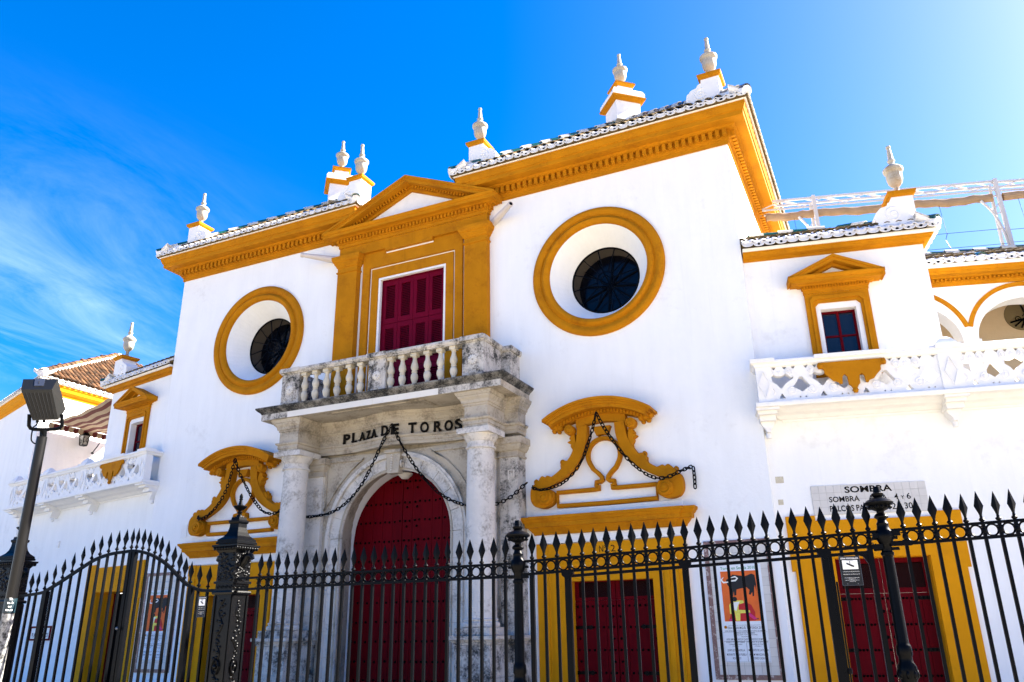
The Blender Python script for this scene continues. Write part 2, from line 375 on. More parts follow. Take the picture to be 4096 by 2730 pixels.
# ---- main cornice in two halves, with dentils
CPROF = [(0, 9.725), (.028, 9.725), (.030, 9.80), (.045, 9.805), (.050, 9.835), (.075, 9.84), (.075, 9.975), (.15, 9.98), (.185, 9.995), (.195, 10.022), (.365, 10.022), (.372, 10.03), (.376, 10.115), (.395, 10.12), (.405, 10.15), (.428, 10.20), (.432, 10.262), (0, 10.262)]
BAND = [(0, 10.263), (.455, 10.263), (.475, 10.285), (.478, 10.305), (0, 10.305)]
P_ = .1765
def eave_mesh(p, L, A=.05, th=.017, n=14, top=.062):
    # pan tile end hanging in a U, bedded in mortar that is set back a little
    m = MB(); w_ = []
    for i in range(n+1):
        f = 2*i/n-1; w_.append((p/2*f, -A*math.sqrt(max(0, 1-abs(f)**2.4))+.012))
    vs = []; fs = []
    for x, z in w_:
        for y, dz in ((0, 0), (L, .21)): vs += [(x, y, z-th+dz), (x, y, z+dz)]
    for i in range(n):
        a, b = i*4, (i+1)*4
        fs += [(a, b, b+1, a+1), (a+2, a+3, b+3, b+2), (a, a+2, b+2, b), (a+1, b+1, b+3, a+3)]
    m.add(vs, fs)
    poly = [(x, z-.004) for x, z in w_]+[(p/2, .03), (p*.3, top-.012), (0, top-.02), (-p*.3, top-.012), (-p/2, .03)]
    k = len(poly); V = [(x, .028, z) for x, z in poly]+[(x, L, z+.21) for x, z in poly]
    tri = tessellate_polygon([[Vector((x, z, 0)) for x, z in poly]])
    m.add(V, [tuple(t) for t in tri]+[(i, (i+1) % k, (i+1) % k+k, i+k) for i in range(k)])
    # cover tile end sitting over the joint
    for q in (-1, 1):
        vs = []; fs = []
        for y, dz in ((.012, 0), (L, .21)):
            for i in range(5):
                t = math.pi/2*i/4; r = .052
                vs += [(q*(p/2-r*math.cos(t)*1.0), y, .008+r*math.sin(t)+dz), (q*(p/2-(r-.014)*math.cos(t)), y, .008+(r-.014)*math.sin(t)+dz)]
        for i in range(4):
            a = 2*i; fs += [(a, a+2, 10+a+2, 10+a), (a+1, 10+a+1, 10+a+3, a+3), (a, a+1, a+3, a+2)]
        m.add(vs, fs)
    return m.mesh('eave_tile', LIP, 45)
EAVE = eave_mesh(P_, .34)
GAP = MB().prism([(-.03, .0), (-.022, -.020), (0, -.030), (.022, -.020), (.03, 0), (.015, .012), (-.015, .012)], .020, .030).mesh('eave_gap', DARK)
def half_tile(L, r0, r1, mt, name, th=.016, n=7):
    vs = []; fs = []
    for y, r, dz in ((0, r0, 0), (L, r1, 0)):
        for i in range(n):
            a = math.pi*i/(n-1); vs += [(-r*math.cos(a), y, r*math.sin(a)), (-(r-th)*math.cos(a), y, (r-th)*math.sin(a))]
    k = 2*n
    for i in range(n-1):
        a = 2*i
        fs += [(a, a+2, k+a+2, k+a), (a+1, k+a+1, k+a+3, a+3), (a, a+1, a+3, a+2), (k+a, k+a+2, k+a+3, k+a+1)]
    return MB().add(vs, fs).mesh(name, mt, 50)
COVER = half_tile(.37, .078, .064, TERRAD, 'roof_tile'); COVERT = half_tile(.40, .082, .066, TERRA, 'roof_tile')
COVERG = half_tile(.37, .078, .064, GREEN, 'roof_tile'); COVERW = half_tile(.37, .078, .064, CREAMT, 'roof_tile')
CAPS = {k: half_tile(.30, .095, .078, m, 'hip_tile') for k, m in (('g', GREEN), ('b', BLUE), ('w', CREAMT), ('t', TERRA), ('l', LIP))}
def eave_run(parent, p, q, z, first=0):
    # eave tiles along plan segment p->q (outward on the right-hand side)
    p, q = Vector(p), Vector(q); t = (q-p); L = t.length; t.normalize(); n = max(1, round(L/P_)); st = L/n
    ang = math.atan2(t.y, t.x); o = []
    for i in range(n):
        c = p+t*(st*(i+.5)); e = place('eave_tile', EAVE, parent, (c.x, c.y, z+random.uniform(-.004, .004)), (0, random.uniform(-.02, .02), ang+random.uniform(-.012, .012)), (st/P_, 1, 1)); o.append(e)
        if random.random() < .6: place('eave_gap', GAP, e, (random.uniform(-.01, .01), -.002, random.uniform(-.004, .006)), None, (random.uniform(.6, 1.05), 1, random.uniform(.6, 1.1)))
    return o
def orient(yv, zv):
    y = yv.normalized(); x = y.cross(zv).normalized(); z = x.cross(y); return Matrix((x, y, z)).transposed().to_euler()
def caps(parent, a, b, cols, step=.27, name='hip_tile', tiltn=Vector((0, 0, 1)), skip=0):
    a, b = Vector(a), Vector(b); d = (b-a); n = int(d.length/step); e = orient(d, tiltn); d.normalize()
    for i in range(skip, n):
        place(name, CAPS[cols[i % len(cols)]], parent, a+d*(i*d.length*step)+Vector((0, 0, .012*(i % 2)+random.uniform(-.006, .006))), e)
def slope_tiles(parent, e0, e1, apexL, apexR, mesh, pick=None, gap=.0, row=.33, limit=300, zoff=.035, start=.10):
    # cover tiles on a slope: eave e0->e1, upper edge apexL->apexR; columns follow the eave tiles
    e0, e1, aL, aR = map(Vector, (e0, e1, apexL, apexR)); t = (e1-e0); L = t.length; t.normalize()
    up = (aL-e0); up = (up-t*up.dot(t)); H = up.length; up.normalize(); nrm = t.cross(up)
    if nrm.z < 0: nrm = -nrm
    rotm = orient(up, nrm); n = max(1, round(L/P_)); st = L/n; c = 0
    xl = (aL-e0).dot(t); xr = (aR-e0).dot(t)
    for i in range(n+1):
        x = st*i
        h = H
        if x < xl: h = H*x/max(xl, 1e-6)
        if x > xr: h = min(h, H*(L-x)/max(L-xr, 1e-6))
        k = 0
        while start+k*row < h-.12 and c < limit:
            p = e0+t*x+up*(start+k*row)+nrm*(zoff+.006*(k % 2))
            me = mesh if pick is None else pick(i, k)
            place('roof_tile', me, parent, p, rotm, (1, 1, 1)); c += 1; k += 1
    return c
ZE = 10.335
for s in (-1, 1):
    xi, xo = 1.66, XW
    path = [(xi, 2.6), (xi, 0), (xo, 0), (xo, 6.2)] if s > 0 else [(-xo, 6.2), (-xo, 0), (-xi, 0), (-xi, 2.6)]
    if s > 0: path = [(xi, 2.6), (xi, 0), (xo, 0), (xo, 6.2)]
    # outward must be on the right-hand side of travel: travel from inner back, to front, along +x, to outer back
    co = MB().sweep(path, CPROF).build('main_cornice', OCHRE, PAV)
    MB().sweep(path, BAND).build('eave_band', LIP, co)
    DENT = MB().box(-.034, .034, -.155, -.07, 9.855, 9.972).mesh('dentil', OCHRE)
    x0 = min(s*xi, s*xo); n = 41
    for i in range(n): place('dentil', DENT, co, (x0+.01+(4.88)*i/(n-1), 0, 0))
    if s > 0:
        for i in range(52): place('dentil', DENT, co, (XW, .0+.118*i, 0), (0, 0, math.pi/2))
    # roof
    E_ = .50; xa, xb = s*(xi-E_), s*(xo+E_); xl, xr = min(xa, xb), max(xa, xb); ax, ay, az = s*4.10, 2.5, 12.52
    yb = 5.5; ez = 10.335
    ro = MB().add([(xl, -E_, ez), (xr, -E_, ez), (xr, yb, ez), (xl, yb, ez), (ax, ay, az), (xl, -E_, ez-.06), (xr, -E_, ez-.06), (xr, yb, ez-.06), (xl, yb, ez-.06)],
                  [(0, 1, 4), (1, 2, 4), (2, 3, 4), (3, 0, 4), (0, 5, 6, 1), (1, 6, 7, 2), (2, 7, 8, 3), (3, 8, 5, 0), (5, 8, 7, 6)]).build('roof', TERRAD, PAV)
    eave_run(ro, (xl, -E_-.03), (xr, -E_-.03), ZE)
    if s > 0:
        eave_run(ro, (xr+.03, -E_), (xr+.03, 5.4), ZE); eave_run(ro, (xl-.03, 1.2), (xl-.03, -E_), ZE)
    else:
        eave_run(ro, (xr+.03, -E_), (xr+.03, 1.2), ZE); eave_run(ro, (xl-.03, 1.2), (xl-.03, -E_), ZE)
    slope_tiles(ro, (xl, -E_, ez), (xr, -E_, ez), (ax, ay, az), (ax, ay, az), COVER, start=.36, zoff=.015)
    hc = {(-1, -1): 'gw', (-1, 1): 'gw', (1, -1): 'gw', (1, 1): 'bw'}
    for q, cx_ in ((-1, xl), (1, xr)):
        pa, pb = Vector((cx_, -E_, ez)), Vector((ax, ay, az))
        MB().tube([pa+Vector((0, 0, .03)), pb+Vector((0, 0, .03))], .10, 8).build('hip_mortar', WHITE2, ro, 60)
        caps(ro, pa+Vector((0, 0, .075)), pb+Vector((0, 0, .075)), hc[(s, q)], .255)
    if s > 0:
        for yy in (5.4,): pass
# the low roof between the two halves
MB().box(-1.65, 1.65, .0, 2.6, 9.99, 10.06).build('gutter_roof', TERRACE, PAV)

# ---- window surround with pediment over the balcony
sur = MB()
fo = rect(-1.21, 1.21, 5.75, 9.24); sur.plate(fo, [rect(-1.035, 1.035, 5.76, 8.885)], -.055, .0)
SUR = sur.build('window_surround', OCHRE, PAV)
MB().plate(rect(-.99, .99, 5.76, 8.845), [rect(-.815, .815, 5.77, 8.625)], -.030, .0).build('inner_frame', OCHRE, SUR)
MB().plate(rect(-.812, .812, 5.775, 8.62), [rect(-.765, .765, 5.78, 8.575)], -.020, .30).build('white_jamb', WHITE2, SUR)
MB().box(-.62, .53, -.062, -.056, 9.150, 9.178).build('white_strip', WHITE2, SUR)
MB().box(-.62, .53, -.125, -.0555, 9.180, 9.26).build('frieze_tab', OCHRE, SUR)
MB().box(-1.80, 1.80, -.12, .0, 9.242, 9.475).build('entablature_frieze', OCHRE, SUR)
for s in (-1, 1):
    a, b = s*1.55-.25, s*1.55+.25
    pl = MB().box(a, b, -.15, 0, 5.75, 9.10).build('pilaster', OCHRE, SUR)
    cp = [(a, 0), (a, -.15), (b, -.15), (b, 0)]
    MB().sweep(cp, [(0, 8.86), (.022, 8.865), (.022, 8.895), (.001, 8.90), (.001, 8.99), (.02, 9.0), (.03, 9.03), (.06, 9.07), (.065, 9.10), (.085, 9.115), (.105, 9.17), (.11, 9.235), (-.1, 9.235), (-.1, 8.86)]).build('capital', OCHRE, SUR)
PPR = [(0, 9.476), (.02, 9.476), (.025, 9.545), (.05, 9.55), (.05, 9.655), (.12, 9.66), (.14, 9.672), (.24, 9.675), (.245, 9.735), (.26, 9.74), (.285, 9.78), (.288, 9.80), (0, 9.80)]
ppath = [(-1.80, .0), (-1.80, -.12), (1.80, -.12), (1.80, .0)]
MB().sweep(ppath, PPR).build('pediment_cornice', OCHRE, SUR)
PD = MB().box(-.024, .024, -.09, -.045, 9.572, 9.652).mesh('dentil', OCHRE)
for i in range(44): place('dentil', PD, SUR, (-1.80+3.6*i/43, -.12, 0))
for i in range(2): place('dentil', PD, SUR, (1.80, -.10+.07*i, 0), (0, 0, math.pi/2))
def rake(h0, h1, y0, y1, w, zb, za):       # band of a raking cornice, h measured downwards (vertical)
    return [(-w, zb-h0), (0, za-h0), (w, zb-h0), (w, zb-h1), (0, za-h1), (-w, zb-h1)]
wv, zb, za = 2.088, 9.795, 10.70
rk = MB()
for h0, h1, yy in ((0, .05, -.408), (.05, .075, -.385), (.075, .14, -.37)): rk.prism(rake(h0, h1, 0, 0, wv, zb, za), yy, -.02)
rk.prism(rake(.14, .20, 0, 0, wv-.1, zb+.043, za), -.18, -.02); rk.prism(rake(.20, .265, 0, 0, wv-.2, zb+.086, za), -.15, -.02)
rk.build('raking_cornice', OCHRE, SUR)
for s in (-1, 1):
    for i in range(26):
        f = .05+.9*i/26; x = s*f*wv*.93; z = za-.170-(za-zb)*abs(x)/wv
        if abs(x) > 1.72: continue
        place('dentil', MB().xf(Matrix()).box(-.02, .02, -.235, -.18, -.032, .03).mesh('dentil', OCHRE) if i == 0 and s < 0 else bpy.data.meshes['dentil.003'] if 'dentil.003' in bpy.data.meshes else PD, SUR, (x, 0, z), (0, s*math.atan2(za-zb, wv), 0))
MB().prism([(-1.75, 9.803), (1.75, 9.803), (0, 10.49)], -.10, .40).build('tympanum', WHITE2, SUR)
# spouts
for s, tip in ((1, (2.47, -.42, 9.36)), (-1, (-2.62, -.42, 9.40))):
    b = Vector((s*1.86, -.0, 9.27)); t_ = Vector(tip)
    m = MB().tube([b, b.lerp(t_, .3), b.lerp(t_, .93), b.lerp(t_, .94), t_], [.075, .074, .048, .055, .055], 14)
    o = m.build('water_spout', PIPE, PAV, 40)
    MB().tube([t_-(t_-b)*.05, t_+(t_-b).normalized()*.003], .036, 12).build('spout_bore', DARK, o)
# shutters: two leaves of folding louvred panels, in two tiers
sh = MB().plate(rect(-.765, .765, 5.76, 8.575), [rect(-.745, .745, 5.78, 8.555)], .05, .16).build('balcony_shutter', MAROON, PAV)
MB().box(-.745, .745, .14, .17, 5.78, 8.555).build('backing', DARKRED, sh)
SL = MB().add([(-.105, -.012, -.014), (.105, -.012, -.014), (.105, .022, .016), (-.105, .022, .016), (-.105, -.012, -.006), (.105, -.012, -.006), (.105, .022, .024), (-.105, .022, .024)],
              [(0, 1, 2, 3), (7, 6, 5, 4), (0, 4, 5, 1), (1, 5, 6, 2), (2, 6, 7, 3), (3, 7, 4, 0)]).mesh('slat', MAROON)
tiers = [(7.585, 8.550), (6.60, 7.580), (5.785, 6.595)]
for i in range(4):
    xc_ = -.745+1.49*(i+.5)/4; hw = 1.49/8-.0035
    for z0, z1 in tiers:
        MB().plate(rect(xc_-hw, xc_+hw, z0+.003, z1-.003), [rect(xc_-hw+.075, xc_+hw-.075, z0+.11, z1-.11)], .07, .12).build('shutter_panel', MAROON, sh)
        k = 0; z = z0+.125
        while z < z1-.12: place('slat', SL, sh, (xc_, .09, z), None, (.112*1.0/.105, 1, 1)); z += .0385
for i in (1, 3):
    for z0, z1 in tiers[:2]:
        for zz in (z0+.16, z1-.16): MB().box(-.745+1.49*i/4-.012, -.745+1.49*i/4+.012, .060, .0695, zz-.045, zz+.045).build('hinge', MAROON, sh)

# ---- balcony
bal = MB()
bpath = [(-2.50, 0), (-2.50, -1.10), (2.50, -1.10), (2.50, 0)]
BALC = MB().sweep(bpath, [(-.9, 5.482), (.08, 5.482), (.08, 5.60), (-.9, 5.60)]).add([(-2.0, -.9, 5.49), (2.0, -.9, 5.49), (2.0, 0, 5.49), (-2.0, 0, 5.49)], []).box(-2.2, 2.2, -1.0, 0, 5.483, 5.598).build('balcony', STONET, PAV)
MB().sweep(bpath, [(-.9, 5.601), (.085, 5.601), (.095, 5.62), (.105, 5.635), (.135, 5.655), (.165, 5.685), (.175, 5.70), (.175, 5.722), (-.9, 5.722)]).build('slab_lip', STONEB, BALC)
MB().box(-2.2, 2.2, -1.0, 0, 5.602, 5.72).build('balcony_floor', STONEW, BALC)
for x0, x1, mm in ((-2.582, -1.95, STONEW), (-1.945, .0, STONEN), (.005, 1.37, STONEN), (1.375, 2.582, STONEW)):
    MB().box(x0, x1, -1.184, -1.1795, 5.484, 5.597).build('fascia_stone', mm, BALC)
def panel_die(x0, x1, y0, y1, nm='balcony_die'):
    d_ = MB().box(x0, x1, y0, y1, 5.722, 6.375).build(nm, STONEW, BALC)
    xc_ = (x0+x1)/2; w_ = (x1-x0)/2-.07; zc_ = 6.05
    oc = [(-w_, -.17), (-w_*.55, -.19), (-w_*.5, -.235), (w_*.5, -.235), (w_*.55, -.19), (w_, -.17), (w_, .15), (w_*.55, .19), (w_*.5, .235), (-w_*.5, .235), (-w_*.55, .19), (-w_, .15)]
    MB().ribbon([(xc_+a, zc_+b) for a, b in oc], .009, y0-.010, y0, True).build('panel_moulding', STONEW, BALC)
    for k in range(12):
        a = 2*math.pi*k/12
        MB().tube([(xc_+.02*math.cos(a), y0-.012, zc_+.02*math.sin(a)), (xc_+.075*math.cos(a), y0-.012, zc_+.075*math.sin(a)), (xc_+.085*math.cos(a), y0-.006, zc_+.085*math.sin(a))], [.006, .016, .010], 6).build('rosette_petal', STONEN, BALC, 60)
panel_die(-2.215, -1.80, -1.10, -.93); panel_die(-.18, .19, -1.10, -.93); panel_die(1.80, 2.215, -1.10, -.93)
for s in (-1, 1):
    a, b = sorted((s*2.02, s*2.215))
    MB().box(a, b, -.929, -.40, 5.722, 6.375).build('side_parapet', STONEW, BALC)
    a, b = sorted((s*1.94, s*2.40))
    MB().box(a, b, -.399, -.0, 5.722, 6.36).build('wall_block', STONEW, BALC)
    MB().sweep([(a, 0), (a, -.399), (b, -.399), (b, 0)], [(0, 6.361), (.03, 6.361), (.05, 6.40), (.05, 6.455), (-.19, 6.455), (-.19, 6.361)]).build('wall_block_cap', STONEW, BALC)
    MB().sweep([(a, 0), (a, -.399), (b, -.399), (b, 0)], [(.001, 5.723), (.04, 5.723), (.04, 5.80), (.001, 5.82)]).build('wall_block_plinth', STONEW, BALC)
RP = [(0, 6.376), (.02, 6.376), (.02, 6.395), (.035, 6.40), (.05, 6.43), (.052, 6.45), (.045, 6.478), (-.22, 6.478), (-.22, 6.376)]
MB().sweep([(-2.215, -.40), (-2.215, -1.10), (2.215, -1.10), (2.215, -.40)], RP).build('top_rail', STONEW, BALC)
for x0, x1 in ((-2.235, -1.78), (-.2, .21), (1.78, 2.235)):
    MB().box(x0, x1, -1.166, -.9, 6.402, 6.484).build('rail_break', STONEW, BALC)
BPR = [(.0, 5.722), (.066, 5.722), (.066, 5.77), (.045, 5.775), (.038, 5.80), (.042, 5.83), (.062, 5.88), (.070, 5.925), (.064, 5.965), (.045, 6.0), (.042, 6.01), (.052, 6.015), (.052, 6.035), (.042, 6.04), (.045, 6.055), (.064, 6.085), (.070, 6.12), (.062, 6.165), (.044, 6.215), (.036, 6.27), (.036, 6.29), (.046, 6.295), (.046, 6.315), (.062, 6.33), (.062, 6.375), (0, 6.375)]
BM = MB().lathe([(r, z) for r, z in BPR[3:-3]], 0, 0, 0, 16).box(-.064, .064, -.064, .064, 5.722, 5.776).box(-.06, .06, -.06, .06, 6.316, 6.375).mesh('baluster', BAL, 40)
for x in (-1.715, -1.455, -1.195, -.94, -.665, -.405, .265, .515, .775, 1.045, 1.315, 1.585): place('baluster', BM, BALC, (x, -1.02, 0), (0, 0, random.uniform(-.05, .05)))

# ---- stone portal
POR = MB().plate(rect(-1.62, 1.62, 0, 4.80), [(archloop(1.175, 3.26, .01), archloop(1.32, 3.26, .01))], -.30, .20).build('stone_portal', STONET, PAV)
# voussoirs and jamb blocks, slightly proud
def ringseg(r0, r1, a0, a1, zs, k=5): return circle(0, zs, r1, k, a0, a1, True)+circle(0, zs, r0, k, a1, a0, True)
nv = 11
for i in range(nv):
    a0 = math.pi*i/nv+.004; a1 = math.pi*(i+1)/nv-.004
    MB().prism(ringseg(1.17, 1.42, a0, a1, 3.26), -.335, -.29).build('voussoir', STONE, POR)
for s in (-1, 1):
    zz = [0, .62, 1.2, 1.75, 2.28, 2.8, 3.256]
    for z0, z1 in zip(zz, zz[1:]):
        a, b = sorted((s*1.17, s*1.42)); MB().box(a, b, -.335, -.29, z0+.003, z1-.003).build('jamb_stone', STONE, POR)
mp_ = [(-1.46, 0), (-1.46, 3.26)]+[(1.46*math.cos(a), 3.26+1.46*math.sin(a)) for a in [math.pi-math.pi*i/28 for i in range(1, 28)]]+[(1.46, 3.26), (1.46, 0)]
MB().ribbon(mp_, .045, -.375, -.29).ribbon([(x*.985, z if z < 3.26 else 3.26+(z-3.26)*.985) for x, z in mp_], .018, -.395, -.30).build('archivolt_moulding', STONE, POR, 40)
ip_ = [(-1.20, 0), (-1.20, 3.26)]+[(1.20*math.cos(a), 3.26+1.20*math.sin(a)) for a in [math.pi-math.pi*i/28 for i in range(1, 28)]]+[(1.20, 3.26), (1.20, 0)]
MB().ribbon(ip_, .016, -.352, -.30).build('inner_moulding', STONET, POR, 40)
# keystone scroll
ks = MB().prism([(-.13, 4.40), (.13, 4.40), (.16, 4.74), (-.16, 4.74)], -.47, -.30).box(-.19, .19, -.50, -.29, 4.742, 4.80)
ks.lathe([(.001, -.11), (.085, -.11), (.085, .11), (.001, .11)], 0, 0, 0, 16, 'y')
k_ = MB().prism([(-.12, 4.36), (.12, 4.36), (.155, 4.73), (-.155, 4.73)], -.45, -.30).box(-.18, .18, -.49, -.29, 4.731, 4.79)
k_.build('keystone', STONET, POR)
for s in (-1, 1):
    MB().tube([(s*.165+s*(.0), -.40+.075*(1-i/16)*math.cos(i*.9), 4.52+.085*(1-i/16)*math.sin(i*.9)) for i in range(15)], .014, 6).build('keystone_scroll', STONE, POR, 60)
for i in range(7): MB().lathe([(.0, -.02), (.016, -.012), (.02, 0), (.016, .012), (0, .02)], -.02, -.462, 4.42+.045*i, 8).build('keystone_bead', STONE, POR, 60)
MB().lathe([(0, -.08), (.07, -.07), (.12, -.02), (.15, .02), (.10, .05), (0, .06)], .02, -.05, 4.385, 12).build('shell_pendant', STONE, POR, 60)
for s in (-1, 1):   # spandrel panels
    pts = [(s*1.60, 4.72), (s*.75, 4.72), (s*1.05, 4.52), (s*1.32, 4.25), (s*1.52, 3.95), (s*1.60, 3.80)]
    MB().ribbon(pts, .022, -.335, -.29, True).build('spandrel_moulding', STONET, POR)
# pilasters behind the columns, built of courses
for s in (-1, 1):
    for j, (xa, xb, yy) in enumerate(((1.62, 2.05, -.40), (2.13, 2.48, -.32), (2.05, 2.13, -.24))):
        a, b = sorted((s*xa, s*xb)); zz = [1.41, 1.9, 2.55, 3.15, 3.72, 4.28, 4.68]
        for z0, z1 in zip(zz, zz[1:]): MB().box(a+.001, b-.001, yy, 0, z0+.0025, z1-.0025).build('pilaster_stone', STONEW if j == 1 and s > 0 else STONE, POR)
    for xa, xb, yy in ((1.62, 2.05, -.402), (2.13, 2.48, -.322)):
      a, b = sorted((s*xa, s*xb))
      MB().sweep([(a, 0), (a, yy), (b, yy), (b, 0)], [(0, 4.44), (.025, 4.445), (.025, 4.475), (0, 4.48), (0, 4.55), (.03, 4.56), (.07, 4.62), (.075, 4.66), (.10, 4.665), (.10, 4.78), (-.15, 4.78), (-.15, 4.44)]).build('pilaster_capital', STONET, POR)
    # fret ornament
    for xx in (1.72, 2.30):
        x0 = s*xx; f_ = [(0, 0), (0, .16), (.10, .16), (.10, .05), (.05, .05), (.05, .11)]
        yy = -.405 if xx < 2 else -.325
        MB().ribbon([(x0+s*a, 4.05+b) for a, b in f_], .010, yy-.012, yy+.004).build('fret_ornament', STONE, POR)
    # column
    prof = [(.283, 1.665), (.300, 1.672), (.308, 1.70), (.300, 1.735), (.278, 1.745), (.272, 1.76), (.285, 1.775), (.285, 1.79), (.262, 1.80), (.256, 1.83)]
    prof += [(.255-.001*i/1 if False else .255-.024*(i/12)**1.6, 1.84+2.66*i/12) for i in range(13)]
    prof += [(.232, 4.52), (.258, 4.525), (.262, 4.545), (.255, 4.56), (.232, 4.565), (.232, 4.645), (.245, 4.65), (.25, 4.665), (.275, 4.70), (.295, 4.74), (.296, 4.765)]
    MB().lathe(prof, s*1.985, -.756, 0, 40).build('column', STONE, POR, 35)
    xc_ = s*1.985
    MB().box(xc_-.31, xc_+.31, -.756-.31, -.756+.31, 4.766, 4.86).build('abacus', STONE, POR)
    MB().box(xc_-.31, xc_+.31, -.756-.31, -.756+.31, 1.545, 1.664).build('plinth', STONEW, POR)
    pp = [(s*1.985-.42, 0), (s*1.985-.42, -.95+.0), (s*1.985-.29, -.95), (s*1.985-.29, -1.06), (s*1.985+.29, -1.06), (s*1.985+.29, -.95), (s*1.985+.42, -.95), (s*1.985+.42, 0)]
    pp = [(s*1.985-.31, 0), (s*1.985-.31, -1.06), (s*1.985+.31, -1.06), (s*1.985+.31, -.40), (s*1.985+.52, -.40), (s*1.985+.52, 0)] if s > 0 else [(s*1.985-.52, 0), (s*1.985-.52, -.40), (s*1.985-.31, -.40), (s*1.985-.31, -1.06), (s*1.985+.31, -1.06), (s*1.985+.31, 0)]
    for z0, z1 in ((0, .42), (.425, .93), (.935, 1.405)): MB().zprism(pp, z0, z1).build('pedestal_stone', STONEW, POR)
    MB().sweep(pp, [(-.25, 1.41), (.01, 1.41), (.02, 1.44), (.055, 1.475), (.085, 1.49), (.088, 1.542), (-.25, 1.542)]).build('pedestal_cornice', STONEW, POR)
# entablature with serpentine middle
def serp(x): return -.36-.20*math.exp(-(x/.62)**2)+.05*math.exp(-((abs(x)-1.15)/.35)**2)
ep = [(-2.50, 0), (-2.50, -.33), (-2.245, -.33), (-2.245, -1.01), (-1.795, -1.01), (-1.795, serp(1.7))]+[(x/10, serp(x/10)) for x in range(-16, 17)]+[(1.795, serp(1.7)), (1.795, -1.01), (2.245, -1.01), (2.245, -.33), (2.50, -.33), (2.50, 0)]
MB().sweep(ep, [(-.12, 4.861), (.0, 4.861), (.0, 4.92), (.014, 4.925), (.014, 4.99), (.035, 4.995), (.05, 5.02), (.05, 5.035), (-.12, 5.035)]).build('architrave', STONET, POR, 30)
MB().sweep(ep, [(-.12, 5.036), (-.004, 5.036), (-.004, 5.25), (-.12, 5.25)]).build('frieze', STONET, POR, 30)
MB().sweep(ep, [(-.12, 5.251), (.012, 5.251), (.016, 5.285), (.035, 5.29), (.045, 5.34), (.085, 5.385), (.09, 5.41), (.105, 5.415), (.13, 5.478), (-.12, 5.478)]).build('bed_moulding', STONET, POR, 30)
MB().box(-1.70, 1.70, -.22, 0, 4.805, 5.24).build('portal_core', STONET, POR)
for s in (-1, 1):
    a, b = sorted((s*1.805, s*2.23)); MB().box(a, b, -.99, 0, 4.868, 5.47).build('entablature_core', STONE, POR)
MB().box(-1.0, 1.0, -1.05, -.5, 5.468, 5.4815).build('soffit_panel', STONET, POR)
# inscription
lx = [('P', -1.19), ('L', -.975), ('A', -.74), ('Z', -.565), ('A', -.40), ('D', -.11), ('E', .12), ('T', .47), ('O', .70), ('R', .945), ('O', 1.17), ('S', 1.385)]
for ch, x in lx:
    x = -1.17+(x+1.19)*.965
    h = .19 if x > -.3 else (.185 if ch not in 'ZA' else .16)
    y = serp(x)-.012
    o = text(ch, BLACK, POR, x, 5.05, h, y, width={'L': .13, 'Z': .115, 'O': .165}.get(ch, .158), name='letter', extrude=.02, bold=.03)
    o.rotation_euler = (math.pi/2, 0, math.atan2(serp(x+.05)-serp(x-.05), .1))
    sx_ = {'P': [-.05], 'L': [-.04], 'A': [-.07, .07], 'T': [0], 'R': [-.055, .06], 'E': [-.05], 'D': [-.055]}.get(ch, [])
    for q in sx_: MB().box(x+q-.028, x+q+.028, y-.02, y-.001, 5.06, 5.078).build('letter_serif', BLACK, POR)
# great door
DR = MB().prism(archloop(1.31, 3.2, .0), .30, .34).build('great_door', RED, PAV)
xs = [-1.31+2.62*i/12 for i in range(13)]
def toparch(x, r=1.305, zs=3.2): return zs+math.sqrt(max(0, r*r-x*x))
for i in range(12):
    a, b = xs[i]+.004, xs[i+1]-.004
    pl = [(a, .05), (b, .05)]+[(b+(a-b)*k/6, toparch(b+(a-b)*k/6)) for k in range(7)]
    MB().prism(pl, .262+(.012 if i in (5, 6) else 0), .30).build('plank', RED, DR)
STUD = MB().lathe([(.0, -.022), (.012, -.020), (.020, -.012), (.024, 0)], 0, 0, 0, 8, 'y', cap=False).mesh('stud', DARK, 60)
rows = [4.32, 3.925, 3.58, 3.22, 2.87, 2.50, 2.125, 1.785, 1.45, 1.11, .8, .5]
for z in rows:
    for i in range(12):
        for q in (.28, .72):
            x = xs[i]+(xs[1]-xs[0])*q+random.uniform(-.012, .012)
            if z < toparch(x)-.06: place('stud', STUD, DR, (x, .262, z+random.uniform(-.008, .008)))
for k in range(10):
    for x in (-.11, .11): place('stud', STUD, DR, (x, .25, .95+.36*k))
